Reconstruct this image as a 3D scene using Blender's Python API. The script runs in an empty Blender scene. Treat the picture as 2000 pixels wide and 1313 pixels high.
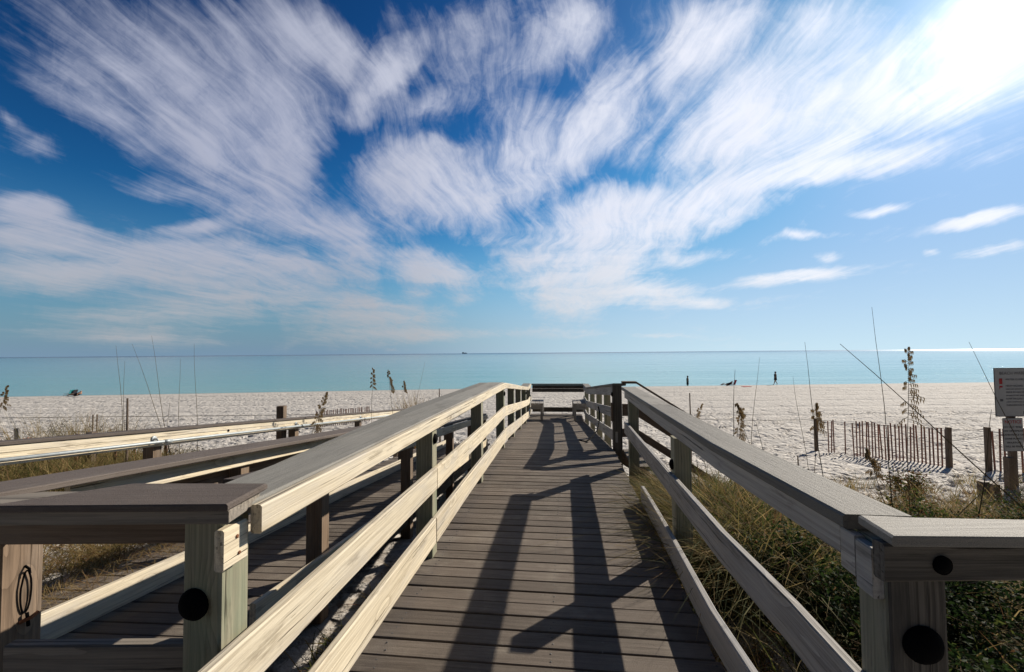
import bpy, bmesh, math, random
import numpy as np
from mathutils import Vector, Matrix
random.seed(7); RNG = np.random.default_rng(11)
SC = bpy.context.scene; COL = SC.collection
R = math.radians
H = 1.57                      # eye height above the main deck (deck top is z = 0)
FPX = 880.0                   # focal length in pixels of a 2000 pixel wide frame
# ------------------------------------------------------------------ camera
cam = bpy.data.cameras.new('camera'); camo = bpy.data.objects.new('camera', cam); COL.objects.link(camo)
cam.sensor_width = 36.0; cam.lens = 36.0*FPX/2000; cam.clip_end = 90000; cam.clip_start = 0.05
rho = R(0.49); th = math.atan(33/FPX)
F = Vector((0, math.cos(th), math.sin(th))); R0 = Vector((1, 0, 0)); U0 = R0.cross(F)
RV = math.cos(rho)*R0 - math.sin(rho)*U0; UV_ = math.sin(rho)*R0 + math.cos(rho)*U0
m = Matrix((RV, UV_, -F)).transposed().to_4x4(); m.translation = Vector((0, 0, H)); camo.matrix_world = m
SC.camera = camo
def ray(x, y): return (x-1000)/FPX*RV + (656.5-y)/FPX*UV_ + F
def ond(x, y, Y):
    r = ray(x, y); return Vector((0, 0, H)) + r*(Y/r.y)
# ------------------------------------------------------------------ sun, sky, exposure
SUN_EL, SUN_AZ = 26.5, 48.0
sdir = Vector((math.sin(R(SUN_AZ))*math.cos(R(SUN_EL)), math.cos(R(SUN_AZ))*math.cos(R(SUN_EL)), math.sin(R(SUN_EL))))
sl = bpy.data.lights.new('sun', 'SUN'); sl.energy = 5.0; sl.angle = R(0.5); sl.color = (1.0, 0.91, 0.78)
slo = bpy.data.objects.new('sun', sl); COL.objects.link(slo); slo.rotation_euler = sdir.to_track_quat('Z', 'Y').to_euler()
SC.view_settings.view_transform = 'Standard'; SC.view_settings.look = 'None'; SC.view_settings.gamma = 1
SC.view_settings.exposure = 0.42
SC.cycles.max_bounces = 6; SC.cycles.transparent_max_bounces = 6

class NT:
    """tiny node helper"""
    def __init__(s, tree): s.t = tree; s.n = tree.nodes; s.l = tree.links
    def node(s, typ, **kw):
        n = s.n.new(typ)
        for k, v in kw.items(): setattr(n, k, v)
        return n
    def put(s, sock, v):
        if isinstance(v, bpy.types.NodeSocket): s.l.new(v, sock)
        elif v is not None: sock.default_value = v
    def math(s, op, a, b=None, c=None, clamp=False):
        n = s.node('ShaderNodeMath', operation=op, use_clamp=clamp)
        s.put(n.inputs[0], a); s.put(n.inputs[1], b); s.put(n.inputs[2], c); return n.outputs[0]
    def vec(s, op, a, b=None, scale=None):
        n = s.node('ShaderNodeVectorMath', operation=op)
        s.put(n.inputs[0], a); s.put(n.inputs[1], b)
        if scale is not None: s.put(n.inputs['Scale'], scale)
        return n.outputs['Value'] if op in ('DOT_PRODUCT', 'LENGTH', 'DISTANCE') else n.outputs[0]
    def noise(s, v, scale, detail=4, rough=0.5, dist=0.0, out='Fac'):
        n = s.node('ShaderNodeTexNoise'); s.put(n.inputs['Vector'], v); s.put(n.inputs['Scale'], scale)
        n.inputs['Detail'].default_value = detail; n.inputs['Roughness'].default_value = rough; n.inputs['Distortion'].default_value = dist
        return n.outputs[out]
    def vor(s, v, scale, rand=1.0, feature='F1', out='Distance'):
        n = s.node('ShaderNodeTexVoronoi', feature=feature); s.put(n.inputs['Vector'], v); n.inputs['Scale'].default_value = scale
        n.inputs['Randomness'].default_value = rand; return n.outputs[out]
    def mr(s, v, a, b, c=0.0, d=1.0, smooth=True):
        n = s.node('ShaderNodeMapRange', interpolation_type='SMOOTHSTEP' if smooth else 'LINEAR')
        s.put(n.inputs[0], v); s.put(n.inputs[1], a); s.put(n.inputs[2], b); s.put(n.inputs[3], c); s.put(n.inputs[4], d); return n.outputs[0]
    def mix(s, f, a, b, mode='MIX'):
        n = s.node('ShaderNodeMix', data_type='RGBA', blend_type=mode); s.put(n.inputs[0], f)
        s.put(n.inputs[6], a if isinstance(a, bpy.types.NodeSocket) else (*a, 1)); s.put(n.inputs[7], b if isinstance(b, bpy.types.NodeSocket) else (*b, 1)); return n.outputs[2]
    def sep(s, v):
        n = s.node('ShaderNodeSeparateXYZ'); s.put(n.inputs[0], v); return n.outputs
    def comb(s, x, y, z):
        n = s.node('ShaderNodeCombineXYZ'); s.put(n.inputs[0], x); s.put(n.inputs[1], y); s.put(n.inputs[2], z); return n.outputs[0]
    def ramp(s, f, stops):
        n = s.node('ShaderNodeValToRGB'); s.put(n.inputs[0], f); cr = n.color_ramp
        while len(cr.elements) < len(stops): cr.elements.new(0.5)
        for e, (p, c) in zip(cr.elements, stops): e.position = p; e.color = (*c, 1)
        return n.outputs[0]
    def bump(s, h, dist, strength=1.0, normal=None):
        n = s.node('ShaderNodeBump'); s.put(n.inputs['Height'], h); n.inputs['Distance'].default_value = dist
        s.put(n.inputs['Strength'], strength)
        if normal is not None: s.put(n.inputs['Normal'], normal)
        return n.outputs[0]

world = bpy.data.worlds.new('World'); SC.world = world; world.use_nodes = True
W = NT(world.node_tree); W.n.clear()
wo = W.node('ShaderNodeOutputWorld'); bg = W.node('ShaderNodeBackground'); W.l.new(bg.outputs[0], wo.inputs[0])
SKY_STR = 0.1
bg.inputs['Strength'].default_value = SKY_STR
sky = W.node('ShaderNodeTexSky', sky_type='NISHITA', sun_disc=False, sun_elevation=R(SUN_EL), sun_rotation=R(SUN_AZ))
sky.air_density = 1.0; sky.dust_density = 0.35; sky.ozone_density = 2.2
D_ = W.node('ShaderNodeTexCoord').outputs['Generated']
dn = W.vec('NORMALIZE', D_)
dx, dy, dz = W.sep(dn)
sund = W.math('MAXIMUM', W.vec('DOT_PRODUCT', dn, tuple(sdir)), 0.0)
# wisps of cirrus: broad directions of the sky they fill (as seen from the dune), then eroded by streaked noise
STROKES = [  # x1, y1, x2, y2, half width, weight  (photo directions turned into sky directions)
 (60,10,520,150,75,.42),(520,30,640,120,75,.55),(100,150,330,210,40,.6),(280,210,560,330,55,.8),(420,170,540,260,75,.75),(535,110,585,385,48,.85),(600,60,700,130,40,.5),
 (690,250,815,80,32,.85),(620,230,730,240,34,.45),(560,380,450,260,55,.5),(380,10,560,60,50,.4),(150,60,420,130,60,.4),
 (230,325,430,390,22,.5),(400,390,720,470,36,.8),(320,438,480,440,12,.8),(640,460,745,505,30,.75),(470,340,600,375,26,.4),
 (700,390,970,350,58,.9),(760,330,940,430,50,.6),(920,450,1260,160,55,.6),(960,310,1200,240,50,.5),(740,240,940,225,22,.55),(1140,60,1210,290,36,.4),(1020,10,1180,60,40,.35),
 (1150,210,1340,50,40,.45),(1280,10,1480,80,55,.5),(1320,270,1570,100,75,.75),(1300,320,1720,180,55,.75),(1480,50,1780,60,70,.5),(1560,250,1780,120,55,.85),(1400,340,2010,120,34,1.0),(1700,250,2120,70,40,.85),(1880,150,2150,20,70,.4),(1640,60,1900,180,60,.4),
 (1280,385,1900,278,22,1.0),(1060,440,1570,368,46,.95),(1000,500,1360,430,54,.9),(980,540,1260,540,44,.9),(1240,520,1490,488,11,.5),(1050,600,1190,595,42,.7),(1140,565,1420,580,24,.7),(1330,590,1430,596,9,.7),
 (-40,385,120,398,24,1.0),(-60,440,230,460,32,1.0),(60,475,620,525,38,1.0),(-60,520,280,545,32,.9),(250,540,780,560,36,.95),(120,590,640,600,30,.7),(540,600,880,622,34,.8),(740,505,940,560,30,.85),(880,575,935,580,14,.6),(795,571,845,575,10,.7),
 (-60,655,520,662,20,.55),(480,660,1060,650,13,.6),(-60,620,420,628,14,.4),(1060,655,1500,660,8,.3),
 (1410,563,1720,520,12,.95),(1590,508,1660,500,9,.8),(1480,473,1650,458,8,.7),(1650,412,1770,403,10,.8),(1780,458,2040,398,12,.95),(1850,503,2030,476,10,.9),(1795,492,1820,495,7,.6),(1760,400,1930,362,12,.3),
 (-20,195,25,215,16,.55),(20,250,120,255,22,.45),(1320,640,1420,645,8,.3),(700,130,1100,60,70,.38),(1000,120,1130,40,40,.35),(830,60,960,20,40,.3),(880,180,1100,230,50,.35),(0,100,140,130,40,.25),(1300,150,1420,30,40,.4),(1850,330,2010,290,20,.25),(1600,330,2000,230,40,.3)]
warp = W.vec('SUBTRACT', W.noise(dn, 3.5, 5, 0.55, 0.3, out='Color'), (0.5, 0.5, 0.5))
warp2 = W.vec('SUBTRACT', W.noise(dn, 14.0, 3, 0.6, 0.3, out='Color'), (0.5, 0.5, 0.5))
elevk = W.mr(dz, 0.02, 0.4, 0.25, 1.0)
wv = W.vec('ADD', W.vec('SCALE', warp, scale=0.16), W.vec('SCALE', warp2, scale=0.035))
wv = W.vec('MULTIPLY', W.vec('SCALE', wv, scale=elevk), W.comb(1.0, 1.0, W.mr(dz, 0.0, 0.3, 0.35, 1.0)))
dw = W.vec('ADD', dn, wv)
M = None
for (x1, y1, x2, y2, w_, s_) in STROKES:      # each an elliptic patch of sky: mapping + spherical gradient
    a = ray(x1, y1).normalized(); b = ray(x2, y2).normalized(); c = ((a+b)/2).normalized()
    ax = (b-a).normalized(); wr = (ray((x1+x2)/2, (y1+y2)/2).normalized()-ray((x1+x2)/2, (y1+y2)/2+w_).normalized()).length*1.9
    ax = (ax-c*ax.dot(c)).normalized(); sd_ = c.cross(ax)
    mp = W.node('ShaderNodeMapping', vector_type='TEXTURE'); rm = Matrix((ax, sd_, c)).transposed()
    mp.inputs['Location'].default_value = c; mp.inputs['Rotation'].default_value = rm.to_euler('XYZ')
    mp.inputs['Scale'].default_value = ((b-a).length/2+wr*.75, wr, 2.0); W.l.new(dw, mp.inputs['Vector'])
    gr = W.node('ShaderNodeTexGradient', gradient_type='SPHERICAL'); W.l.new(mp.outputs[0], gr.inputs[0])
    g = W.math('MULTIPLY_ADD', gr.outputs['Fac'], -1.6*s_, 1.0, clamp=True)
    M = g if M is None else W.math('MULTIPLY', M, g)
M = W.math('SUBTRACT', 1.0, M)
zz = W.math('ADD', W.math('MAXIMUM', dz, 0.0), 0.07)
px = W.math('DIVIDE', dx, zz); py = W.math('DIVIDE', dy, zz)
ca, sa = math.cos(R(4)), math.sin(R(4))
pu = W.math('SUBTRACT', W.math('MULTIPLY', px, ca), W.math('MULTIPLY', py, sa))
pv = W.math('ADD', W.math('MULTIPLY', px, sa), W.math('MULTIPLY', py, ca))
pl = W.vec('ADD', W.comb(pu, pv, 0.0), W.vec('SCALE', W.vec('SUBTRACT', W.noise(W.comb(pu, pv, 3.0), 0.9, 3, out='Color'), (.5, .5, .5)), scale=0.55))
streak = W.noise(W.vec('MULTIPLY', pl, (2.4, 0.5, 1.0)), 2.2, 8, 0.60, 0.3)
fluff = W.noise(W.vec('ADD', dn, W.vec('SCALE', warp2, scale=0.10)), 8.0, 9, 0.66, 0.6)
bands = W.noise(W.vec('MULTIPLY', W.vec('ADD', dn, W.vec('SCALE', warp2, scale=0.03)), (2.2, 2.2, 26.0)), 1.3, 6, 0.6, 0.3)
fine = W.noise(W.vec('MULTIPLY', pl, (6.0, 0.55, 1.0)), 3.2, 7, 0.66, 0.25)
dens = W.math('ADD', M, W.math('MULTIPLY', W.math('SUBTRACT', streak, 0.5), W.mr(dz, 0.05, 0.3, 0.55, 1.15)))
dens = W.math('ADD', dens, W.math('MULTIPLY', W.math('SUBTRACT', fluff, 0.5), 1.15))
dens = W.math('ADD', dens, W.math('MULTIPLY', W.math('SUBTRACT', fine, 0.5), W.mr(dz, 0.05, 0.35, 0.4, 0.9)))
dens = W.math('ADD', dens, W.math('MULTIPLY', W.math('SUBTRACT', bands, 0.5), W.mr(dz, 0.10, 0.34, 1.7, 0.0)))
dens = W.math('POWER', W.mr(dens, 0.12, 1.30, 0.0, 1.0), 0.95)
dens = W.math('MULTIPLY', dens, 0.93)
CL = 0.747/SKY_STR        # the exposure of +0.42 stop is taken back here
lit = W.mr(sund, 0.35, 0.97, 0.0, 1.0)
low = W.mr(dz, 0.02, 0.30, 1.0, 0.0)
ccol = W.mix(lit, (0.47, 0.50, 0.63), (0.93, 0.95, 1.05))
ccol = W.mix(W.math('MULTIPLY', low, 0.75), ccol, W.mix(lit, (0.44, 0.45, 0.45), (0.86, 0.88, 0.90)))
ccol = W.mix(W.mr(fluff, 0.35, 0.7, 0.0, 0.35), ccol, W.vec('SCALE', ccol, scale=0.82))
ccol = W.vec('SCALE', ccol, scale=CL)
# deepen the clear blue away from the sun (polarised autumn sky) and keep it from bleaching near it
gm = W.node('ShaderNodeGamma'); W.l.new(W.vec('SCALE', sky.outputs[0], scale=0.05), gm.inputs['Color']); gm.inputs['Gamma'].default_value = 2.3
chs = []
for ch, gain, cap in zip(W.sep(gm.outputs[0]), (5.2, 15.0, 15.0), (0.24, 0.46, 0.80)):
    chs.append(W.math('MULTIPLY', W.math('SUBTRACT', 1.0, W.math('EXPONENT', W.math('MULTIPLY', ch, -gain/cap))), cap))
skyc = W.comb(*chs)
hz = W.mix(W.mr(sund, 0.25, 0.93), (0.19, 0.30, 0.42), (0.58, 0.78, 0.90))
skyc = W.mix(W.math('POWER', W.mr(dz, 0.0, 0.30, 1.0, 0.0, False), 1.6), skyc, hz)
skyc = W.vec('SCALE', skyc, scale=W.math('MULTIPLY', W.mr(dy, -0.6, 0.15, 0.30, 1.0), CL))  # sky behind the camera is dimmed to weaken fill on camera-facing sides
skyc = W.mix(dens, skyc, ccol)
glow = W.math('ADD', W.math('MULTIPLY', W.math('POWER', sund, 8.0), 0.07*CL), W.math('MULTIPLY', W.math('POWER', sund, 40.0), 0.13*CL))
glow = W.math('ADD', glow, W.math('ADD', W.math('MULTIPLY', W.math('POWER', sund, 300.0), 0.45*CL), W.math('MULTIPLY', W.math('POWER', sund, 2000.0), 4.0*CL)))
gcol = W.vec('SCALE', (1.0, 0.98, 0.97), scale=glow)
W.l.new(W.vec('ADD', skyc, gcol), bg.inputs['Color'])
world.cycles.sampling_method = 'MANUAL'; world.cycles.sample_map_resolution = 512

# ------------------------------------------------------------------ helpers
def tag(o, label=None, cat=None, group=None, kind=None):
    if label: o['label'] = label
    if cat: o['category'] = cat
    if group: o['group'] = group
    if kind: o['kind'] = kind
    return o
def empty(name, loc, label=None, cat=None, group=None, parent=None):
    o = bpy.data.objects.new(name, None); COL.objects.link(o); o.location = Vector(loc); o.empty_display_size = 0.1
    if parent: o.parent = parent
    return tag(o, label, cat, group)
def origin(o):
    v = Vector((0, 0, 0))
    while o is not None: v += o.location; o = o.parent
    return v
def orth(d, up=Vector((0, 0, 1))):
    s = d.cross(up)
    if s.length < 1e-4: s = Vector((1, 0, 0))
    return s.normalized()
class MB:
    def __init__(s): s.v = []; s.f = []; s.g = []; s.t = []; s.n = 0
    def add(s, v, f, g=None, t=0.0):
        v = np.asarray(v, float).reshape(-1, 3); n = len(v)
        s.v.append(v); s.g.append(v if g is None else np.asarray(g, float).reshape(-1, 3))
        s.t.append(np.full(n, t) if np.isscalar(t) else np.asarray(t, float))
        s.f.append([[i+s.n for i in q] for q in f] if not isinstance(f, np.ndarray) else (f+s.n)); s.n += n
    def beam(s, path, w, h, side=None, up=None, bev=0.004, seg=0.25, warp=0.0, t=None, roll=0.0):
        """a sawn board or post swept along path; w = along 'side', h = along 'up'"""
        path = [Vector(p) for p in path]; rs = [path[0]]
        for a, b in zip(path, path[1:]):
            k = max(1, int((b-a).length/seg)); rs += [a.lerp(b, i/k) for i in range(1, k+1)]
        d0 = (path[-1]-path[0]).normalized()
        if side is None: side = orth(d0)
        side = Vector(side)
        if up is None:
            up = Vector((0, 0, 1)) if abs(d0.z) < 0.8 else side.cross(d0)
        up = Vector(up); off = Vector(RNG.uniform(0, 40, 3)); L = 0.0
        bb = min(bev, w*.3, h*.3); W2, H2 = w/2, h/2
        cs = [(-W2+bb, -H2), (W2-bb, -H2), (W2, -H2+bb), (W2, H2-bb), (W2-bb, H2), (-W2+bb, H2), (-W2, H2-bb), (-W2, -H2+bb)]
        V = []; G = []; ph = RNG.uniform(0, 6.28, 4)
        for i, p in enumerate(rs):
            if i: L += (p-rs[i-1]).length
            if warp: p = p + side*(warp*math.sin(L*1.9+ph[0])) + up*(warp*.6*math.sin(L*1.3+ph[1]))
            for (a, b) in cs:
                V.append(p+side*a+up*b); G.append((L+off.x, a+off.y, b+off.z))
        nR = len(rs); Fc = []
        for i in range(nR-1):
            for j in range(8):
                k = (j+1) % 8; Fc.append([i*8+j, i*8+k, (i+1)*8+k, (i+1)*8+j])
        Fc.append([7, 6, 5, 4, 3, 2, 1, 0]); e = (nR-1)*8; Fc.append([e+j for j in range(8)])
        s.add([tuple(v) for v in V], Fc, G, RNG.uniform(0, 1) if t is None else t)
    def tube(s, path, r, n=8, t=0.0, cap=True):
        path = [Vector(p) for p in path]; rr = r if isinstance(r, (list, tuple)) else [r]*len(path); V = []; G = []; L = 0
        sd = None
        for i, p in enumerate(path):
            d = (path[min(i+1, len(path)-1)]-path[max(i-1, 0)]).normalized()
            if i: L += (p-path[i-1]).length
            sd = orth(d, Vector((0, 0, 1)) if abs(d.z) < .9 else Vector((0, 1, 0))) if sd is None else (sd-d*sd.dot(d)).normalized(); u = sd.cross(d)
            for j in range(n):
                a = 6.28318*j/n; V.append(tuple(p+sd*(math.cos(a)*rr[i])+u*(math.sin(a)*rr[i]))); G.append((L, math.cos(a)*rr[i], math.sin(a)*rr[i]))
        Fc = [[i*n+j, i*n+(j+1) % n, (i+1)*n+(j+1) % n, (i+1)*n+j] for i in range(len(path)-1) for j in range(n)]
        if cap: Fc += [list(range(n))[::-1], [(len(path)-1)*n+j for j in range(n)]]
        s.add(V, Fc, G, t)
    def lathe(s, c, axis, prof, n=20, t=0.0):
        axis = Vector(axis).normalized(); a1 = orth(axis, Vector((0, 0, 1)) if abs(axis.z) < .9 else Vector((0, 1, 0))); a2 = axis.cross(a1); V = []
        for (r, h) in prof:
            for j in range(n):
                a = 6.28318*j/n; V.append(tuple(Vector(c)+axis*h+a1*(r*math.cos(a))+a2*(r*math.sin(a))))
        Fc = [[i*n+j, i*n+(j+1) % n, (i+1)*n+(j+1) % n, (i+1)*n+j] for i in range(len(prof)-1) for j in range(n)]
        Fc += [list(range(n))[::-1], [(len(prof)-1)*n+j for j in range(n)]]
        s.add(V, Fc, None, t)
    def prism(s, poly, z0, z1, bev=0.004, t=0.3, gdir=(1, 0)):
        """plan polygon (counter-clockwise), extruded"""
        n = len(poly); P = [Vector((p[0], p[1], 0)) for p in poly]; c = sum(P, Vector())/n
        def ring(sh, z): return [tuple(p+(c-p).normalized()*sh+Vector((0, 0, z))) for p in P]
        V = ring(bev, z0)+ring(0, z0+bev)+ring(0, z1-bev)+ring(bev*1.4, z1)
        off = RNG.uniform(0, 30, 3); gx, gy = gdir
        G = [(v[0]*gx+v[1]*gy+off[0], -v[0]*gy+v[1]*gx+off[1], v[2]+off[2]) for v in V]
        Fc = [[i*n+j, i*n+(j+1) % n, (i+1)*n+(j+1) % n, (i+1)*n+j] for i in range(3) for j in range(n)]
        Fc += [list(range(n))[::-1], [3*n+j for j in range(n)]]
        s.add(V, Fc, G, t)
    def build(s, name, mat, parent=None, label=None, cat=None, group=None, kind=None, smooth=False, loc=None):
        V = np.concatenate(s.v); G = np.concatenate(s.g); T = np.concatenate(s.t)
        me = bpy.data.meshes.new(name); o = bpy.data.objects.new(name, me); COL.objects.link(o)
        base = origin(parent) if parent else Vector(loc if loc is not None else (0, 0, 0))
        V = V-np.array(base)
        F_ = []
        for f in s.f: F_ += f.tolist() if isinstance(f, np.ndarray) else f
        me.from_pydata(V.tolist(), [], F_)
        a = me.attributes.new('gco', 'FLOAT_VECTOR', 'POINT'); a.data.foreach_set('vector', G.astype(np.float32).ravel())
        a = me.attributes.new('tint', 'FLOAT', 'POINT'); a.data.foreach_set('value', T.astype(np.float32))
        if smooth: me.polygons.foreach_set('use_smooth', [True]*len(me.polygons))
        me.materials.append(mat); me.update()
        if parent: o.parent = parent
        else: o.location = base
        return tag(o, label, cat, group, kind)
def one(fn, name, mat, parent=None, **kw):
    b = MB(); fn(b); return b.build(name, mat, parent, **kw)
# value noise
def vnoise(x, y, seed=0):
    xi = np.floor(x).astype(np.int64); yi = np.floor(y).astype(np.int64); fx = x-xi; fy = y-yi
    fx = fx*fx*(3-2*fx); fy = fy*fy*(3-2*fy)
    def h(a, b):
        n = (a*374761393+b*668265263+seed*974634777) & 0xffffffff; n = ((n ^ (n >> 13))*1274126177) & 0xffffffff
        return ((n ^ (n >> 16)) & 0xffff)/65535.0
    return (h(xi, yi)*(1-fx)+h(xi+1, yi)*fx)*(1-fy)+(h(xi, yi+1)*(1-fx)+h(xi+1, yi+1)*fx)*fy
def fbm(x, y, o=4, seed=0):
    s = 0; a = .5
    for i in range(o): s = s+a*(vnoise(x*2**i, y*2**i, seed+i)-.5); a *= .5
    return s
# ------------------------------------------------------------------ frames
YAW = R(6.845); DU = Vector((math.cos(YAW), -math.sin(YAW), 0)); DV = Vector((math.sin(YAW), math.cos(YAW), 0))
def P(u, v, z=0.0): return DU*u+DV*v+Vector((0, 0, z))
YR = R(4.14); RU = Vector((math.cos(YR), -math.sin(YR), 0)); RS = Vector((math.sin(YR), math.cos(YR), 0)); RSL = -0.099
def Q(x, s, z=0.0): return RU*x+RS*s+Vector((0, 0, z+RSL*s))
# main walk: level to v=7.4, then falling to v=14.3, then a level landing
def drop(v): return -0.087*max(0.0, min(v, 14.3)-7.4)
def shift(v): return -0.23*max(0.0, (v-7.4)/8.3)
def PM(u, v, z=0.0): return P(u+shift(v), v, z+drop(v))
def shore_y(x): return np.interp(x, [-400, -58, 0, 68, 400], [24, 51.5, 58, 61, 72])
def ground(x, y):
    x = np.asarray(x, float); y = np.asarray(y, float)
    sh = shore_y(x); k = np.interp(y, [0, 20], [1, 1])
    z = np.interp(y, [-6, 2, 5, 9, 13.5, 17.6, 30], [-.28, -.36, -.75, -1.3, -1.93, -2.3, -2.5])
    far = np.interp(y-sh, [-30, -3, 0, 4, 40, 400], [-2.5, -2.80, -2.93, -3.25, -5, -9])
    z = np.where(y > 24, far, z)
    t = np.clip((y-24)/6, 0, 1); z = np.where((y > 20) & (y <= 30), np.minimum(z, -2.42-0.0*t), z)
    lf = np.clip((-x-3.3)/2.5, 0, 1)*np.clip((13-y)/5, 0, 1)*np.clip((y-2)/2, 0, 1); z = z+.38*lf
    rm = np.exp(-((x-2.3)/1.3)**2-((y-4.8)/1.9)**2); z = z+.36*rm
    dunes = np.clip((22-y)/10, 0, 1)
    z = z+dunes*.22*fbm(x*.45, y*.45, 3, 5)+np.clip((sh-y)/6, 0, 1)*(.10*fbm(x*.25, y*.25, 3, 9))
    return z
def gz(x, y): return float(ground(np.array([x]), np.array([y]))[0])

# ------------------------------------------------------------------ materials
def newmat(name):
    m = bpy.data.materials.new(name); m.use_nodes = True; t = NT(m.node_tree); t.n.clear()
    out = t.node('ShaderNodeOutputMaterial'); p = t.node('ShaderNodeBsdfPrincipled'); t.l.new(p.outputs[0], out.inputs[0]); return m, t, p, out
def attr(t, n, o='Vector'): return t.node('ShaderNodeAttribute', attribute_name=n).outputs[o]
def wood(name, light, dark, knot=(0.10, 0.06, 0.03), green=None, rough=0.75, weather=0.4, fade=(0.35, 0.34, 0.33)):
    m, t, p, out = newmat(name); g = attr(t, 'gco'); tn = attr(t, 'tint', 'Fac')
    g = t.vec('ADD', g, t.vec('SCALE', t.comb(tn, tn, tn), scale=13.7))
    wob = t.vec('SCALE', t.vec('SUBTRACT', t.noise(t.vec('MULTIPLY', g, (1.2, 5, 5)), 1.0, 3, out='Color'), (.5, .5, .5)), scale=0.03)
    gk = t.vec('ADD', g, t.vec('MULTIPLY', wob, (0, 1, 1)))
    kv = t.vec('MULTIPLY', g, (1.7, 4.6, 4.6)); kd = t.vor(kv, 1.0, 1.0); km = t.math('MULTIPLY', t.mr(kd, 0.045, 0.085, 1.0, 0.0), t.mr(t.noise(kv, 40.0, 2), .3, .6)); kr = t.mr(kd, 0.04, 0.3, 1.0, 0.0)
    rings = t.node('ShaderNodeTexWave', wave_type='BANDS', bands_direction='Y', wave_profile='SAW')
    t.put(rings.inputs['Vector'], t.vec('ADD', t.vec('MULTIPLY', gk, (0.07, 1.0, 0.9)), t.comb(0.0, t.math('MULTIPLY', kr, 0.03), 0.0)))
    rings.inputs['Scale'].default_value = 15.0; rings.inputs['Distortion'].default_value = 1.8; rings.inputs['Detail'].default_value = 3.0; rings.inputs['Detail Scale'].default_value = 1.1
    rg = t.math('POWER', rings.outputs['Fac'], 2.2)
    fib = t.noise(t.vec('MULTIPLY', gk, (1.3, 85, 85)), 1.0, 5, 0.65)
    fib2 = t.noise(t.vec('MULTIPLY', gk, (2.5, 260, 260)), 1.0, 3, 0.7)
    blot = t.noise(t.vec('MULTIPLY', g, (1.3, 6, 6)), 1.0, 5, 0.65)
    crk = t.mr(t.noise(t.vec('MULTIPLY', gk, (0.55, 60, 60)), 1.0, 3, 0.55), 0.315, 0.365, 1.0, 0.0)
    fac = t.math('ADD', t.math('MULTIPLY', rg, 0.45), t.math('ADD', t.math('MULTIPLY', t.mr(fib, .38, .66), 0.42), t.math('MULTIPLY', t.mr(fib2, .3, .7), 0.22)))
    c = t.mix(fac, light, dark)
    c = t.mix(t.mr(blot, .42, .72, 0, weather), c, fade)
    if green: c = t.mix(t.mr(blot, .56, .38, 0, .4), c, green)
    c = t.mix(t.math('MULTIPLY', km, 0.75), c, knot)
    c = t.mix(t.math('MULTIPLY', crk, 0.75), c, (dark[0]*.28, dark[1]*.26, dark[2]*.24))
    st = t.mr(t.noise(t.vec('MULTIPLY', g, (2.2, 14, 14)), 1.0, 6, 0.7), .57, .70, 0, .5); c = t.mix(st, c, (dark[0]*.55, dark[1]*.52, dark[2]*.5))
    c = t.mix(1.0, c, t.ramp(tn, [(0, (.78, .78, .80)), (1, (1.08, 1.05, 1.0))]), 'MULTIPLY')
    t.put(p.inputs['Base Color'], c); p.inputs['Roughness'].default_value = rough; p.inputs['Specular IOR Level'].default_value = 0.2
    hgt = t.math('SUBTRACT', t.math('ADD', t.math('MULTIPLY', fib, 0.8), t.math('MULTIPLY', rg, -.35)), t.math('MULTIPLY', crk, 1.2))
    t.put(p.inputs['Normal'], t.bump(hgt, 0.004, 0.8)); return m
def compo(name, col, spec=0.35, rough=0.6, dirt=0.25, dcol=(0.30, 0.28, 0.24), streakc=0.14):
    m, t, p, out = newmat(name); g = attr(t, 'gco'); tn = attr(t, 'tint', 'Fac')
    sp = t.noise(g, 330.0, 2, 0.8); st = t.noise(t.vec('MULTIPLY', g, (2.0, 45, 45)), 1.0, 4, 0.6); bl = t.noise(t.vec('ADD', g, t.comb(tn, tn, tn)), 3.1, 5, 0.6)
    k = t.math('ADD', t.math('MULTIPLY', t.math('SUBTRACT', sp, .5), .9), t.math('ADD', 1.0, t.math('MULTIPLY', t.math('SUBTRACT', st, .5), streakc*4)))
    c = t.vec('SCALE', t.mix(t.mr(bl, .45, .75, 0, dirt), col, dcol), scale=k)
    c = t.vec('SCALE', c, scale=t.mr(tn, 0.0, 1.0, 0.72, 1.22, False))
    sta = t.mr(t.noise(t.vec('MULTIPLY', g, (1.5, 6, 6)), 1.0, 6, 0.7), .52, .68, 0, .38); c = t.mix(sta, c, (col[0]*.42, col[1]*.40, col[2]*.38))
    gr_ = t.mr(t.noise(t.vec('MULTIPLY', g, (1.2, 110, 110)), 1.0, 4, 0.7), .34, .42, .4, 0); c = t.mix(gr_, c, (col[0]*.35, col[1]*.33, col[2]*.3))
    spot = t.mr(t.vor(g, 7.0), 0.05, 0.02, 0.0, t.math('MULTIPLY', t.mr(bl, .5, .6), .8)); c = t.mix(spot, c, (.45, .43, .40))
    t.put(p.inputs['Base Color'], c); p.inputs['Roughness'].default_value = rough; p.inputs['Specular IOR Level'].default_value = spec
    t.put(p.inputs['Normal'], t.bump(t.math('ADD', sp, t.math('MULTIPLY', st, 1.6)), 0.0022, 1.0)); return m
def plain(name, col, rough=0.6, metal=0.0, spec=0.4, var=0.2, bump=0.001, scale=40, emit=None):
    m, t, p, out = newmat(name); g = attr(t, 'gco'); n = t.noise(g, scale, 4, .6)
    t.put(p.inputs['Base Color'], t.vec('SCALE', col, scale=t.mr(n, 0.2, 0.8, 1-var, 1+var))); p.inputs['Roughness'].default_value = rough
    p.inputs['Metallic'].default_value = metal; p.inputs['Specular IOR Level'].default_value = spec
    if bump: t.put(p.inputs['Normal'], t.bump(n, bump, .7))
    return m
M_PALE = wood('pale_pine', (0.85, 0.76, 0.58), (0.40, 0.33, 0.225), knot=(.18, .12, .08), fade=(.50, .48, .45), weather=.55)
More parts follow.
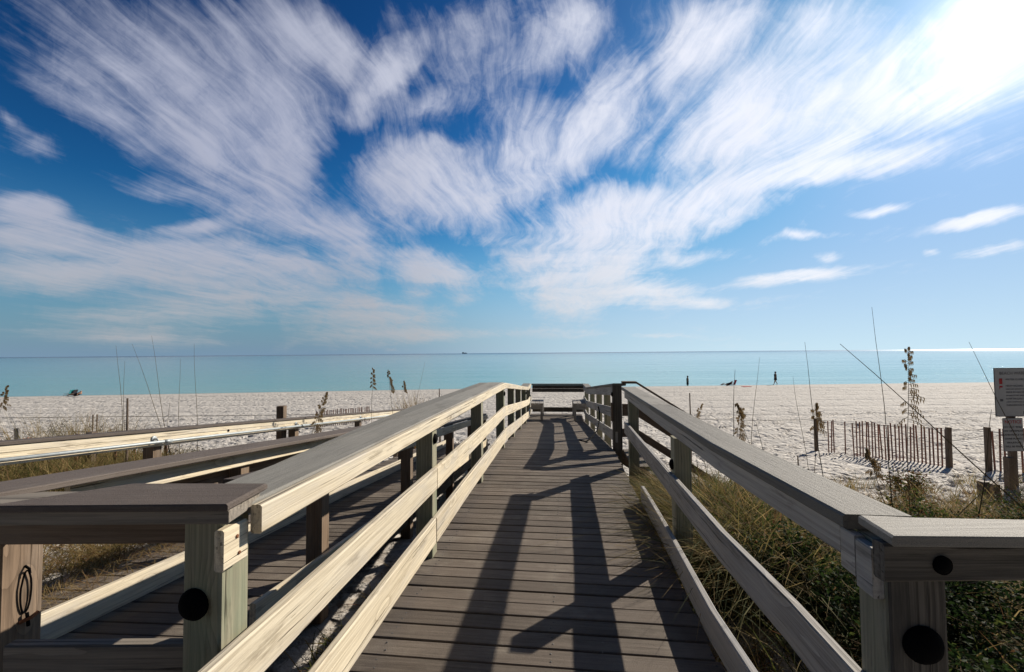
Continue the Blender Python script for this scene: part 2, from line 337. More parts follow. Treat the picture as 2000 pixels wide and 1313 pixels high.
M_GREYW = wood('weathered_pine', (0.50, 0.475, 0.44), (0.17, 0.16, 0.15), knot=(.12, .09, .07), fade=(.38, .38, .385), weather=.6)
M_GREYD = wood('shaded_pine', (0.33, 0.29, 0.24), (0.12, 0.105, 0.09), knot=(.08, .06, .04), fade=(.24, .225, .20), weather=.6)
M_POST = wood('treated_post', (0.36, 0.345, 0.25), (0.13, 0.13, 0.09), knot=(.12, .09, .05), green=(.17, .23, .17), fade=(.27, .26, .225), weather=.4)
M_BROWNP = wood('brown_post', (0.24, 0.175, 0.125), (0.085, 0.06, 0.042), knot=(.1, .06, .04), fade=(.30, .26, .22), weather=.4)
M_DARKW = wood('mildew_shade_pine', (0.17, 0.155, 0.135), (0.045, 0.04, 0.035), knot=(.02, .016, .012), fade=(.035, .033, .032), weather=.75)  # near-black pine: mildew on the return board, elsewhere shade put into the colour
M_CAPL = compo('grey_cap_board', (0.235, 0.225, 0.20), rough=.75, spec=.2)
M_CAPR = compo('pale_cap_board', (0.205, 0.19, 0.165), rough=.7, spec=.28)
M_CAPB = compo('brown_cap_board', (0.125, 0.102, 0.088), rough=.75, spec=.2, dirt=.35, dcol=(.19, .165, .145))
M_DECK = compo('deck_plank', (0.132, 0.108, 0.088), rough=.75, spec=.15, dirt=.55, dcol=(.235, .205, .165), streakc=.2)
M_BLACK = plain('black_rubber', (0.003, 0.003, 0.0035), rough=.9, spec=.06)
M_STEEL = plain('galvanised_steel', (0.34, 0.37, 0.38), rough=.55, metal=.35, var=.12, scale=25)
M_RUST = plain('rusty_steel', (0.20, 0.075, 0.03), rough=.8, var=.4)
M_PICK = wood('fence_lath', (0.42, 0.19, 0.13), (0.20, 0.09, 0.06), knot=(.06, .03, .02), fade=(.20, .15, .13), weather=.4)
M_WIRE = plain('fence_wire', (0.10, 0.10, 0.10), rough=.5, metal=.6)
M_ROPE = plain('rope', (0.16, 0.13, 0.10), rough=.9)

def sand():
    m, t, p, out = newmat('white_sand'); pos = t.node('ShaderNodeNewGeometry').outputs['Position']
    x, y, z = t.sep(pos)
    n1 = t.noise(pos, 0.8, 5, .6); n2 = t.noise(pos, 45.0, 4, .7); n3 = t.noise(pos, 5.0, 5, .6)
    c = t.mix(n1, (0.43, 0.40, 0.365), (0.535, 0.505, 0.465))
    c = t.mix(t.mr(n3, .55, .75, 0, .35), c, (0.45, 0.40, 0.34))
    c = t.mix(t.mr(t.math('MULTIPLY', n2, 1.0), .62, .72, 0, .35), c, (.30, .26, .22))
    # dune litter close to the walkway
    near = t.mr(y, 2.0, 9.0, 1.0, 0.0); lit_ = t.mr(t.noise(t.vec('MULTIPLY', pos, (1, 1, 1)), 2.2, 6, .7), .44, .62)
    c = t.mix(t.math('MULTIPLY', t.math('MULTIPLY', near, lit_), .75), c, (.22, .17, .12))
    wet = t.mr(t.math('ADD', z, t.math('MULTIPLY', n1, .05)), -2.93, -2.80, 1.0, 0.0); c = t.mix(t.math('MULTIPLY', wet, .8), c, (.24, .215, .18))
    t.put(p.inputs['Base Color'], c); p.inputs['Roughness'].default_value = .9; p.inputs['Specular IOR Level'].default_value = .15
    # footprints: trampled dimples, coarser bump with distance so that they still read
    pw = t.vec('ADD', pos, t.vec('SCALE', t.vec('SUBTRACT', t.noise(pos, 1.7, 3, out='Color'), (.5, .5, .5)), scale=.55))
    d1 = t.mr(t.vor(t.vec('MULTIPLY', pw, (2.7, 1.9, 0)), 1.0), .0, .55); d2 = t.mr(t.vor(t.vec('MULTIPLY', pw, (4.3, 5.1, 0)), 1.0), .05, .5)
    foot = t.math('ADD', t.math('MULTIPLY', d1, .6), t.math('MULTIPLY', d2, .28))
    foot = t.math('ADD', foot, t.math('MULTIPLY', t.noise(pos, 3.0, 5, .65), .7))
    track = t.math('SINE', t.math('MULTIPLY', t.math('ADD', y, t.math('MULTIPLY', n1, 1.4)), 1.35)); track = t.math('MULTIPLY', t.mr(track, .55, 1.0), t.mr(y, 18, 24, 0, .95))
    hh = t.math('SUBTRACT', foot, track)
    amt = t.mr(y, 10.0, 32.0, 1.35, .8, False); amt = t.math('MULTIPLY', amt, t.mr(z, -2.93, -2.72, .1, 1.0))
    b1 = t.bump(hh, 0.11, amt); t.put(p.inputs['Normal'], t.bump(n2, .004, .6, b1)); return m
def water():
    m, t, p, out = newmat('sea_water'); pos = t.node('ShaderNodeNewGeometry').outputs['Position']; x, y, z = t.sep(pos)
    dist = t.math('SUBTRACT', y, t.math('MULTIPLY', x, .12)); n0 = t.noise(t.vec('MULTIPLY', pos, (.004, .02, 1)), 1.0, 3)
    dd = t.math('LOGARITHM', t.math('ADD', t.math('MAXIMUM', t.math('SUBTRACT', dist, 50.0), 0.0), 8.0), 10.0)
    dd = t.math('ADD', dd, t.math('MULTIPLY', t.math('SUBTRACT', n0, .5), .45))
    c = t.ramp(t.mr(dd, .9, 3.9, 0, 1, False), [(0.0, (.22, .40, .32)), (.22, (.12, .38, .34)), (.5, (.07, .27, .30)), (.75, (.04, .15, .24)), (1.0, (.008, .03, .09))])
    foam = t.math('MULTIPLY', t.mr(t.noise(t.vec('MULTIPLY', pos, (.25, 2.2, 1)), 1.0, 5, .7), .60, .68), t.mr(y, 66, 61.5, 0, .8)); c = t.mix(foam, c, (.75, .78, .76))
    t.put(p.inputs['Base Color'], c); p.inputs['IOR'].default_value = 1.33; p.inputs['Specular IOR Level'].default_value = .5
    t.put(p.inputs['Roughness'], t.mr(y, 60, 3000, .05, .22))
    w1 = t.noise(t.vec('MULTIPLY', pos, (.35, 1.3, 1)), 1.0, 5, .6, .3); w2 = t.noise(t.vec('MULTIPLY', pos, (.03, .16, 1)), 1.0, 4, .6, .3)
    w3 = t.noise(t.vec('MULTIPLY', pos, (.006, .03, 1)), 1.0, 3, .6)
    b = t.bump(w1, .16, t.mr(y, 60, 500, .6, .15)); b = t.bump(w2, .8, t.mr(y, 60, 4000, .35, .2), b); b = t.bump(w3, 4.0, .22, b); t.put(p.inputs['Normal'], b); return m
def blade(name, stops, trans=.45, rough=.55):
    m, t, p, out = newmat(name); tn = attr(t, 'tint', 'Fac'); c = t.ramp(tn, stops)
    t.put(p.inputs['Base Color'], c); p.inputs['Roughness'].default_value = .75; p.inputs['Specular IOR Level'].default_value = .12
    tr = t.node('ShaderNodeBsdfTranslucent'); t.put(tr.inputs['Color'], c); ms = t.node('ShaderNodeMixShader'); ms.inputs[0].default_value = trans
    t.l.new(p.outputs[0], ms.inputs[1]); t.l.new(tr.outputs[0], ms.inputs[2]); t.l.new(ms.outputs[0], out.inputs[0]); return m
M_GRASS = blade('dune_grass', [(0, (.035, .05, .015)), (.35, (.075, .09, .025)), (.55, (.20, .155, .055)), (.8, (.36, .26, .12)), (1, (.16, .07, .035))])
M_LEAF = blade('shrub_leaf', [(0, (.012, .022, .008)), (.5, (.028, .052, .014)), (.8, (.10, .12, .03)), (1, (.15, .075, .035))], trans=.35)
M_OAT = blade('sea_oat_stem', [(0, (.10, .085, .05)), (.5, (.17, .13, .07)), (1, (.34, .24, .12))], trans=.25)
M_SAND = sand(); M_SEA = water()

# ------------------------------------------------------------------ terrain and sea
def terrain():
    ys = np.concatenate([np.array([-60, -30, -14]), np.arange(-6, 0.5, .3), np.arange(.6, 12, .06), np.arange(12, 32, .12), np.arange(32, 64, .35), np.geomspace(64, 600, 24)])
    tt = np.concatenate([[-24, -8, -3.5, -1.8, -1.2], np.linspace(-1, 1, 460), [1.2, 1.8, 3.5, 8, 24]])
    X = tt[None, :]*(6+1.35*np.maximum(ys, 0))[:, None]; Y = np.repeat(ys[:, None], len(tt), 1)
    Z = ground(X, Y)
    land = np.clip((shore_y(X)-Y)/5, 0, 1)*np.clip((Y+6)/5, 0, 1)
    amp = np.clip((Y-3)/6, .25, 1)
    b = fbm(X*.7, Y*.7, 3, 77)*.14*np.clip((34-Y)/10, 0, 1) + fbm(X*1.6, Y*1.6, 4, 21)*.12 + fbm(X*4.5, Y*4.5, 3, 31)*.075
    Z = Z+b*land*amp
    # trampled footprints
    r = np.random.default_rng(5); n = 3400; fy = r.uniform(7, 30, n); fx = r.uniform(-1, 1, n)*(4+1.2*fy); fa = r.uniform(0, 3.14, n); fs = r.uniform(.8, 1.3, n)
    dy = .12
    for cx, cy, a, s in zip(fx, fy, fa, fs):
        i0 = np.searchsorted(ys, cy-.35); i1 = np.searchsorted(ys, cy+.35); w = 6+1.35*cy
        j0 = np.searchsorted(tt, (cx-.4)/w); j1 = np.searchsorted(tt, (cx+.4)/w)
        if i1 <= i0 or j1 <= j0: continue
        gx = X[i0:i1, j0:j1]-cx; gy = Y[i0:i1, j0:j1]-cy; ux = gx*math.cos(a)+gy*math.sin(a); uy = -gx*math.sin(a)+gy*math.cos(a)
        q = (ux/(.17*s))**2+(uy/(.09*s))**2
        Z[i0:i1, j0:j1] += -.085*np.exp(-q)+.03*np.exp(-(np.sqrt(q)-1.6)**2*3)
    nr, nc = X.shape; idx = np.arange(nr*nc).reshape(nr, nc)
    Fq = np.stack([idx[:-1, :-1], idx[:-1, 1:], idx[1:, 1:], idx[1:, :-1]], -1).reshape(-1, 4)
    b_ = MB(); b_.add(np.stack([X, Y, Z], -1).reshape(-1, 3), Fq); o = b_.build('ground', M_SAND, kind='structure', smooth=True); tag(o, 'white rippled sand of the dune and beach, full of footprints', 'sand')
    SEA = -2.93
    ysw = np.concatenate([np.linspace(20, 70, 12), np.geomspace(80, 80000, 30)]); b_ = MB(); V = []
    for yy in ysw:
        for k in np.linspace(-1, 1, 9): V.append((k*(60+yy*6), yy, SEA))
    Fq = [[i*9+j, i*9+j+1, (i+1)*9+j+1, (i+1)*9+j] for i in range(len(ysw)-1) for j in range(8)]
    b_.add(V, Fq); o = b_.build('sea', M_SEA, kind='structure'); tag(o, 'calm turquoise sea reaching the horizon', 'sea')
terrain()

# ------------------------------------------------------------------ main boardwalk deck
bw = empty('boardwalk', P(-.1, 1, 0), 'long boardwalk deck of grey brown planks running from the foreground to the beach', 'boardwalk')
def planks(fn, ul, ur, v0, v1, pitch=.140, wid=.130, th_=.035, top=0.0):
    b = MB(); v = v0
    while v < v1:
        a = fn(ul+RNG.normal(0, .006), v+wid/2, top-th_/2+RNG.normal(0, .0018)); c = fn(ur+RNG.normal(0, .006), v+wid/2, top-th_/2+RNG.normal(0, .0012))
        tg = (fn(ul, v+.12, top)-fn(ul, v, top)).normalized(); un = (c-a).normalized().cross(tg)
        b.beam([a, c], wid+RNG.normal(0, .0008), th_, side=tg, up=un if un.z > 0 else -un, bev=.004, seg=.9); v += pitch
    return b
planks(PM, -1.10, .745, -.9, 16.1).build('deck', M_DECK, bw)
def joists():
    b = MB()
    for u in (-1.05, -.7, -.4, -.1, .2, .48, .72):
        b.beam([PM(u, v, -.13) for v in (-.9, 7.4, 14.3, 16.05)], .04, .18, side=DU)
    return b
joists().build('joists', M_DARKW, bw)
def screws():
    pos = []; v = -.9+.065
    while v < 9:
        for u in (-.98, -.1, .73):
            for dv in (-.03, .03): pos.append((abs(v-2.2)+(9 if v < 2.1 else 0), PM(u+RNG.normal(0, .006), v+dv, -.001)))
        v += .14
    pos.sort(key=lambda q: q[0]); rest = MB()
    for k, (_, p) in enumerate(pos):
        b = MB() if k < 90 else rest; b.lathe(p, (0, 0, 1), [(.0045, 0), (.0045, .0022), (.003, .003)], 6)
        if k < 90: b.build('screw', M_WIRE, bw)
    rest.build('screws', M_WIRE, bw, kind='stuff')
screws()
def piling(u, v, top=-.04): return one(lambda b: b.beam([PM(u, v, top), Vector((*PM(u, v).xy, gz(*PM(u, v).xy)-.5))], .14, .14, side=DU), 'support_post', M_POST, bw)
for v in (7.6, 9.5, 11.4, 13.5, 15.9):
    for u in (-.8, .6): piling(u, v, -.22)

# ------------------------------------------------------------------ railings of the main walk
def dome(parent, c, axis, r=.045, name='post_light'):
    return one(lambda b: b.lathe(c, axis, [(r, 0), (r, .008), (r*.96, r*.22), (r*.8, r*.42), (r*.45, r*.58), (r*.05, r*.63)], 24), name, M_BLACK, parent, smooth=True)
def post_at(fn, u, v, ztop, parent, mat=M_POST, w=.13, zbot=None):
    p = fn(u, v, ztop); q = fn(u, v, 0); g = gz(q.x, q.y)-.3 if zbot is None else zbot
    return one(lambda b: b.beam([Vector((p.x, p.y, g)), p], w, w, side=DU, bev=.007, seg=.3), 'post', mat, parent)
def vbreak(v0, v1): return [v0]+[k for k in (7.4, 14.3) if v0 < k < v1]+[v1]
def rail_board(parent, name, fn, u, v0, v1, ztop, zbot, mat, t=.04, warp=.003, splits=(), brk=vbreak, uu=None, label=None):
    """one run of boards butted at the splits"""
    b = MB(); ks = [v0]+[s_ for s_ in splits if v0 < s_ < v1]+[v1]
    for a, c in zip(ks, ks[1:]):
        k = .003
        pts = [fn((uu(vv) if uu else u), vv, (ztop+zbot)/2) for vv in brk(a+k, c-k)]
        b.beam(pts, t, ztop-zbot, side=DU, warp=warp, bev=.006, seg=.2)
    return b.build(name, mat, parent, label=label)
lr = empty('railing', P(-1.1, 1.4, 0), 'sunlit pale board railing along the left edge of the main boardwalk with grey cap', 'railing')
lp = [3.48, 5.5, 7.5, 9.4, 11.3, 13.4, 15.75]
for v in lp:
    po = post_at(PM, -1.105, v, 1.04, lr)
    if v in (3.48, 7.5, 13.4): dome(po, PM(-1.04, v-.0, .90), DU, .040)
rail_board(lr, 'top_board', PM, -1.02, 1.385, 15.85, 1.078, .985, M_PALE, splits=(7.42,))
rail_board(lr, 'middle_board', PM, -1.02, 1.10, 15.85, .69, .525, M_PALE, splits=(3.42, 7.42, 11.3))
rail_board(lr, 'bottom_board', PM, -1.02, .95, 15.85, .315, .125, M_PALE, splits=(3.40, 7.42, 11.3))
def cap_strip(parent, fn, ui, uo, v0, v1, ztop, mat, th_=.04, brk=vbreak, splits=(), name='cap', label=None):
    b = MB(); ks = [v0]+[s_ for s_ in splits if v0 < s_ < v1]+[v1]
    for a, c in zip(ks, ks[1:]):
        b.beam([fn((ui+uo)/2, vv, ztop-th_/2) for vv in brk(a+.002, c-.002)], abs(uo-ui), th_, side=DU, bev=.007, seg=.3, warp=.0015)
    return b.build(name, mat, parent, label=label)
cap_strip(lr, PM, -1.043, -1.30, 1.40, 16.0, 1.085, M_CAPL, splits=(4.6, 7.42, 11.3))
one(lambda b: b.prism([tuple(P(u, v).xy) for u, v in ((-1.304, 1.9), (-1.304, 7.4), (-1.43, 7.4), (-1.435, 4.0), (-1.38, 2.9))], 1.04, 1.081, gdir=(DV.x, DV.y)), 'outer_cap', M_CAPL, lr)
# corner block: post with a short board end
cp = one(lambda b: b.beam([P(-1.135, 1.365, gz(-1.1, 1.3)-.3), P(-1.135, 1.365, 1.06)], .13, .13, side=DU, bev=.008, seg=.25), 'post', M_POST, lr)
dome(cp, P(-1.155, 1.30, .80), -DV, .048)
one(lambda b: b.beam([P(-1.055, 1.275, .975), P(-1.055, 1.378, .975)], .032, .125, side=DU, bev=.006, seg=.1), 'board_end', M_PALE, lr)
for (v, z) in ((1.45, 1.045), (1.47, 1.03), (1.445, 1.005)): one(lambda b: b.lathe(P(-1.0015, v, z), DU, [(.006, 0), (.006, .002), (.004, .003)], 8), 'screw', M_RUST, lr)
for (v, z) in ((1.33, 1.0), (1.34, .945)): one(lambda b: b.lathe(P(-1.0385, v, z), DU, [(.006, 0), (.006, .002), (.004, .003)], 8), 'screw', M_RUST, lr)

rr = empty('railing', P(.86, 1.4, 0), 'weathered grey railing in shade along the right edge of the main boardwalk', 'railing')
def ur(v): return float(np.interp(v, [1.3, 2.6, 6.4], [.87, .80, .80]))
def fr(u, v, z=0.0): return P(u+ur(v)-.80, v, z)
def rb(a, c): return [a]+[k for k in (1.9, 2.6, 4.0) if a < k < c]+[c]
r2 = post_at(fr, .905, 3.80, .88, rr); dome(r2, P(.84, 3.80, .66), -DU, .042)
post_at(fr, .905, 6.40, .98, rr)
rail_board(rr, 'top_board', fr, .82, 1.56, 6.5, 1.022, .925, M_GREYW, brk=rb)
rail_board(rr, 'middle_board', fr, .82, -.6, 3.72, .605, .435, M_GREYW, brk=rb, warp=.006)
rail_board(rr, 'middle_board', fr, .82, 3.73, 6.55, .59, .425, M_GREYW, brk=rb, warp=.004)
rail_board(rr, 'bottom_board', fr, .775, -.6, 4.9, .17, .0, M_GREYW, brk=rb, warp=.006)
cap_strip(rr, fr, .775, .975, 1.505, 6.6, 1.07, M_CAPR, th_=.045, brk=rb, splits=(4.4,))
# corner post with doubled blocks and the return to the right
c2 = one(lambda b: b.beam([P(.95, 1.46, gz(.9, 1.4)-.3), P(.95, 1.46, 1.02)], .145, .13, side=DU, bev=.008, seg=.25), 'post', M_POST, rr)
one(lambda b: b.beam([P(.9505, 1.3925, -.3), P(.9505, 1.3925, .953)], .14, .012, side=DU, up=-DV, bev=.003), 'front_shade_board', M_DARKW, rr)  # thin dark board added to blacken the shaded front of the post
dome(c2, P(.955, 1.386, .765), -DV, .05)
one(lambda b: (b.beam([P(.862, 1.48, .955), P(.862, 1.55, .955)], .03, .125, side=DU, bev=.004), b.beam([P(.862, 1.405, .94), P(.862, 1.475, .94)], .03, .14, side=DU, bev=.004)), 'corner_blocks', M_GREYW, rr)
rt = empty('railing', (1.2, 1.35, 0), 'short dark return railing at the right foreground corner with a broad shiny cap', 'railing')
def pz(x, y, z):
    r = ray(x, y); return Vector((0, 0, H))+r*((z-H)/r.z)
poly = [pz(1742, 1047, 1.085), pz(2160, 1057, 1.085), pz(2160, 1026, 1.085), pz(1790, 1011, 1.085), pz(1676, 1006, 1.085)]
poly[1] = Vector((2.0, poly[1].y, 0)); poly[2] = Vector((2.0, poly[2].y+.0, 0))
one(lambda b: b.prism([(p.x, p.y) for p in poly], 1.057, 1.085, bev=.005, t=.9), 'cap', M_CAPR, rt)
fy_ = poly[0].y+.02
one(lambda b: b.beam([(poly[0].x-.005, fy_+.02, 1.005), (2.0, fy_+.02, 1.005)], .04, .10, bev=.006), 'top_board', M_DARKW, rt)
one(lambda b: b.beam([(2.02, fy_+.1, gz(2, 1.4)-.2), (2.02, fy_+.1, 1.035)], .13, .13, side=(1, 0, 0), bev=.006), 'post', M_POST, rt)
dome(rt, ond(1838, 1103, fy_+.001), (0, -1, 0), .024, 'bolt_cap')

# left return (end railing of the ramp), with a deep brown cap
gt = empty('railing', (-1.3, 1.5, 0), 'brown capped end railing across the left foreground, joining the two left railings', 'railing')
A_ = pz(445, 985, 1.125); B_ = pz(528, 944, 1.125); Cc = pz(258, 944, 1.125); Dd = pz(10, 988, 1.125)
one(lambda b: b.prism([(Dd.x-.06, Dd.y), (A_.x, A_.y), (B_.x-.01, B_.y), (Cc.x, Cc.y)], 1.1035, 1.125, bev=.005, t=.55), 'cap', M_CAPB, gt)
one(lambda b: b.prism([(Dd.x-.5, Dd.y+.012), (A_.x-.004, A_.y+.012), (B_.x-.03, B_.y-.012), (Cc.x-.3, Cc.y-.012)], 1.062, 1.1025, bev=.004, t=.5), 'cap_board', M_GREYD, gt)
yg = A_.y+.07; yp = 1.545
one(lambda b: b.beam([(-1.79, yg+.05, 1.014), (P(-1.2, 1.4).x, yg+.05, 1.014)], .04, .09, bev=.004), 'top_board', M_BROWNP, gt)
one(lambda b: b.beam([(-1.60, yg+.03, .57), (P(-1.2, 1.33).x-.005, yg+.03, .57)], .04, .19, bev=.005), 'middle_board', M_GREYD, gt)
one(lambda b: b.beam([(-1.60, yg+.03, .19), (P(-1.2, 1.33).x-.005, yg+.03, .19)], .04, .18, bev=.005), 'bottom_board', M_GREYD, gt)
gp = one(lambda b: b.beam([(-1.725, yp, gz(-1.7, 1.5)-.3), (-1.725, yp, 1.059)], .145, .145, side=(1, 0, 0), bev=.01, seg=.25), 'post', M_BROWNP, gt)
def loop(b):
    c = Vector((-1.6525, yp+.005, .78)); pts = []
    for i in range(25):
        a = 6.28318*i/24; pts.append(c+Vector((.006+.002*math.sin(a), .017*math.cos(a)*(1 if math.sin(a) < .5 else .9), .07*math.sin(a))))
    b.tube(pts, .0028, 6)
    b.tube([c+Vector((.0, 0, .085)), c+Vector((.016, 0, .075)), c+Vector((.018, 0, .06))], .004, 6)
    b.tube([c+Vector((.012, 0, -.07)), c+Vector((.014, .004, -.115))], .005, 6)
one(loop, 'wire_loop', M_BLACK, gp); one(lambda b: b.tube([Vector((-1.65, yp-.01, .685)), Vector((-1.632, yp+.01, .692)), Vector((-1.628, yp+.03, .700))], .006, 6), 'rusty_clip', M_RUST, gp)

# end of the walk: cross railing and two benches
er = empty('railing', PM(-.1, 15.9, 0), 'dark crossbar railing closing the seaward end of the boardwalk', 'railing')
rail = lambda z0, z1, v, name, mat=M_DARKW: one(lambda b: b.beam([PM(-.97, v, (z0+z1)/2), PM(.83, v, (z0+z1)/2)], .04, z1-z0, bev=.005), name, mat, er)  # dark wood stands in for shade on the unlit side facing the deck
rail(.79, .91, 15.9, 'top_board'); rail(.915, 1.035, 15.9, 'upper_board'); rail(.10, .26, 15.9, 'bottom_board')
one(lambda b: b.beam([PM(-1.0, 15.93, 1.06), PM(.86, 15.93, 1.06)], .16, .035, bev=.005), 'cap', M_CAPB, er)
for u in (-.3, .25): pass
for sgn, lab in ((-1, 'small wooden bench at the end of the boardwalk against its left railing'), (1, 'small wooden bench at the end of the boardwalk against its right railing')):
    u0, u1 = (-.96, -.56) if sgn < 0 else (.40, .82)
    be = empty('bench', PM((u0+u1)/2, 15.2, 0), lab, 'bench', 'benches at the end of the boardwalk')
    def seat(b):
        k = 3; w = (u1-u0)/k
        for i in range(k): b.beam([PM(u0+w*(i+.5), 14.5, .53), PM(u0+w*(i+.5), 15.8, .53)], w-.008, .04, side=DU)
    one(seat, 'seat', M_GREYW, be)
    one(lambda b: b.beam([PM(u0+.01, 14.52, .43), PM(u1-.01, 14.52, .43)], .04, .15), 'apron', M_GREYW, be)
    ui = u1-.05 if sgn < 0 else u0+.05
    for v in (14.56, 15.7): one(lambda b: b.beam([PM(ui, v, .002), PM(ui, v, .505)], .08, .08, side=DU), 'leg', M_GREYW, be)

# right railing of the far part
fr2 = empty('railing', PM(.8, 8, 0), 'far right railing of the sloping part of the boardwalk, ending at a thick dark post', 'railing')
for v in (9.7, 11.4, 13.4, 15.75): post_at(PM, .905, v, 1.0, fr2)
pc = one(lambda b: b.beam([P(.835, 7.78, gz(1.8, 7.7)-.3), P(.835, 7.78, 1.03)], .15, .15, side=DU, bev=.008), 'corner_post', M_DARKW, fr2)  # shade of its unlit side is put into the colour of the whole post
dome(pc, P(.76, 7.74, .86), -DU, .04); 
one(lambda b: b.beam([P(.745, 7.72, .42), P(.745, 7.72, .72)], .03, .10, side=DU), 'splice_block', M_BROWNP, fr2)
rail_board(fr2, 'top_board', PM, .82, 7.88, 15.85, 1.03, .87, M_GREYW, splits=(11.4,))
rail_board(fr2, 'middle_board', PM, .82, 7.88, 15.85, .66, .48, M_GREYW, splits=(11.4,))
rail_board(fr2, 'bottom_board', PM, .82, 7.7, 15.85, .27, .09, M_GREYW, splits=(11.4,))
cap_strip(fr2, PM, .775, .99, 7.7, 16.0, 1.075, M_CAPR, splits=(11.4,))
cord = one(lambda b: b.tube([PM(.74, 9.9, .62), PM(.745, 9.75, .52), PM(.70, 9.3, .36), PM(.62, 8.9, .2), PM(.5, 8.6, .09), PM(.36, 8.35, .03), PM(.24, 8.3, .06)], .014, 6), 'cord', M_BLACK, None, label='black cord hanging from the far right railing down onto the deck', cat='cord', loc=PM(.6, 9, 0))

# side stairs to the sand, right of the gap
ss = empty('stairs', P(1.6, 7.1, -.7), 'wooden side stairs leaving the gap in the right railing down to the sand', 'stairs')
def ST(d, v, z=0.0): return P(.90+d, v, z-.64*max(0, d-.25))
for i in range(6):
    d = .15+i*.28; one(lambda b: b.beam([P(.90+d, 6.56, -.06-.18*i), P(.90+d, 7.7, -.06-.18*i)], .28, .04), 'tread', M_DECK, ss)
for v in (6.60, 7.72):
    one(lambda b: b.beam([P(.9, v, -.17), P(2.7, v, -.17-.64*1.72)], .04, .24), 'stringer', M_BROWNP, ss)
for v, nm in ((7.76, 'far'), (6.50, 'near')):
    if nm == 'far':
        one(lambda b: b.beam([ST(.02, v, 1.06), ST(.25, v, 1.06), ST(1.9, v, 1.06)], .16, .035, side=DV), 'cap', M_BROWNP, ss)
        one(lambda b: b.beam([ST(.02, v, .60), ST(.25, v, .60), ST(1.9, v, .60)], .04, .20, side=DV), 'middle_board', M_BROWNP, ss)
        one(lambda b: b.beam([ST(.0, v, .22), ST(.25, v, .22), ST(1.9, v, .22)], .04, .14, side=DV), 'bottom_board', M_BROWNP, ss)
    q = ST(1.85, v, 0); one(lambda b: b.beam([Vector((q.x, q.y, gz(q.x, q.y)-.3)), ST(1.85, v, 1.0)], .12, .12, side=DU), 'post', M_BROWNP, ss)

# ------------------------------------------------------------------ the ramp on the left
rp = empty('ramp', Q(-2.4, 3, 0), 'plank ramp sloping down to the beach left of the main boardwalk', 'ramp')
XB, XA, XE = -1.75, -2.88, -3.62
DZ = .15
planks(lambda u, v, z=0: Q(u, v, z), XE, XB+.02, 1.35, 14.0, top=DZ, wid=.129).build('deck', M_DECK, rp)
def ramp_joists(b):
    for x in np.linspace(XE+.03, XB-.06, 6): b.beam([Q(x, 1.36, DZ-.13), Q(x, 14, DZ-.13)], .04, .18, side=RU)
one(ramp_joists, 'joists', M_DARKW, rp)
def ramp_rail(X, s0, s1, ztop, label, posts, capw=.24, top=True, mid=True):
    e = empty('railing', Q(X, s0, 0), label, 'railing')
    qb = lambda b, z0, z1, x, a, c, t=.04: b.beam([Q(x, a, (z0+z1)/2), Q(x, c, (z0+z1)/2)], t, z1-z0, side=RU, bev=.006, warp=.003)
    for s in posts:
        q = Q(X-.085, s, 0); one(lambda b: b.beam([Vector((q.x, q.y, gz(q.x, q.y)-.3)), Q(X-.085, s, ztop-.05)], .13, .13, side=RU, bev=.007), 'post', M_BROWNP, e)
    one(lambda b: qb(b, ztop-.17, ztop-.042, X, s0+(1.0 if capw > .2 else 0), s1), 'top_board', M_PALE, e)
    if mid: one(lambda b: qb(b, ztop-.52, ztop-.34, X, s0, s1), 'middle_board', M_PALE, e)
    one(lambda b: qb(b, DZ+.02, DZ+.20, X, s0, s1), 'bottom_board', M_PALE, e)
    if capw > .2: one(lambda b: qb(b, ztop-.38, ztop-.19, X-.17, s0+1.1, s1), 'outer_board', M_BROWNP, e)
    one(lambda b: b.beam([Q(X-.07+(capw-.12)*.18, s0-.1, ztop-.018), Q(X-.07+(capw-.12)*.18, s1, ztop-.018)], capw, .036, side=RU, bev=.006, warp=.002), 'cap', M_CAPB, e)
    return e
ramp_rail(XB, 2.62, 13.5, 1.10, 'brown capped near railing of the left ramp, half hidden by the main railing', [3.55, 5.9, 8.6, 11.0, 13.4], capw=.12, mid=False)
ramp_rail(XA, 1.55, 13.5, 1.10, 'broad brown capped railing along the far side of the left ramp', [1.65, 4.2, 6.7, 9.2, 11.7, 13.4], capw=.36, mid=False)
# outer ramp rail with a steel handrail
e3 = empty('railing', Q(-5.3, 2, 0), 'outermost left railing with pale boards, brown cap and a galvanised steel handrail', 'railing')
X3, Z3 = -5.3, 1.15
for s in (2.4, 5.86, 9.35, 12.7, 16):
    q = Q(X3-.085, s, 0); one(lambda b: b.beam([Vector((q.x, q.y, gz(q.x, q.y)-.3)), Q(X3-.085, s, Z3-.06)], .15, .15, side=RU, bev=.007), 'post', M_BROWNP, e3)
one(lambda b: b.beam([Q(X3, 1.8, Z3-.075), Q(X3, 17.2, Z3-.075)], .04, .07, side=RU, warp=.003), 'upper_board', M_PALE, e3)
one(lambda b: b.beam([Q(X3+.004, 1.8, Z3-.175), Q(X3+.004, 17.2, Z3-.175)], .04, .12, side=RU, warp=.003), 'lower_board', M_PALE, e3)
one(lambda b: b.beam([Q(X3-.06, 1.7, Z3-.018), Q(X3-.06, 17.2, Z3-.018)], .20, .036, side=RU, warp=.003), 'cap', M_CAPB, e3)
hr = one(lambda b: b.tube([Q(X3+.10, 1.8, Z3-.17), Q(X3+.10, 6.0, Z3-.17), Q(X3+.10, 16.5, Z3-.17)], .021, 12), 'handrail', M_STEEL, e3, smooth=True)
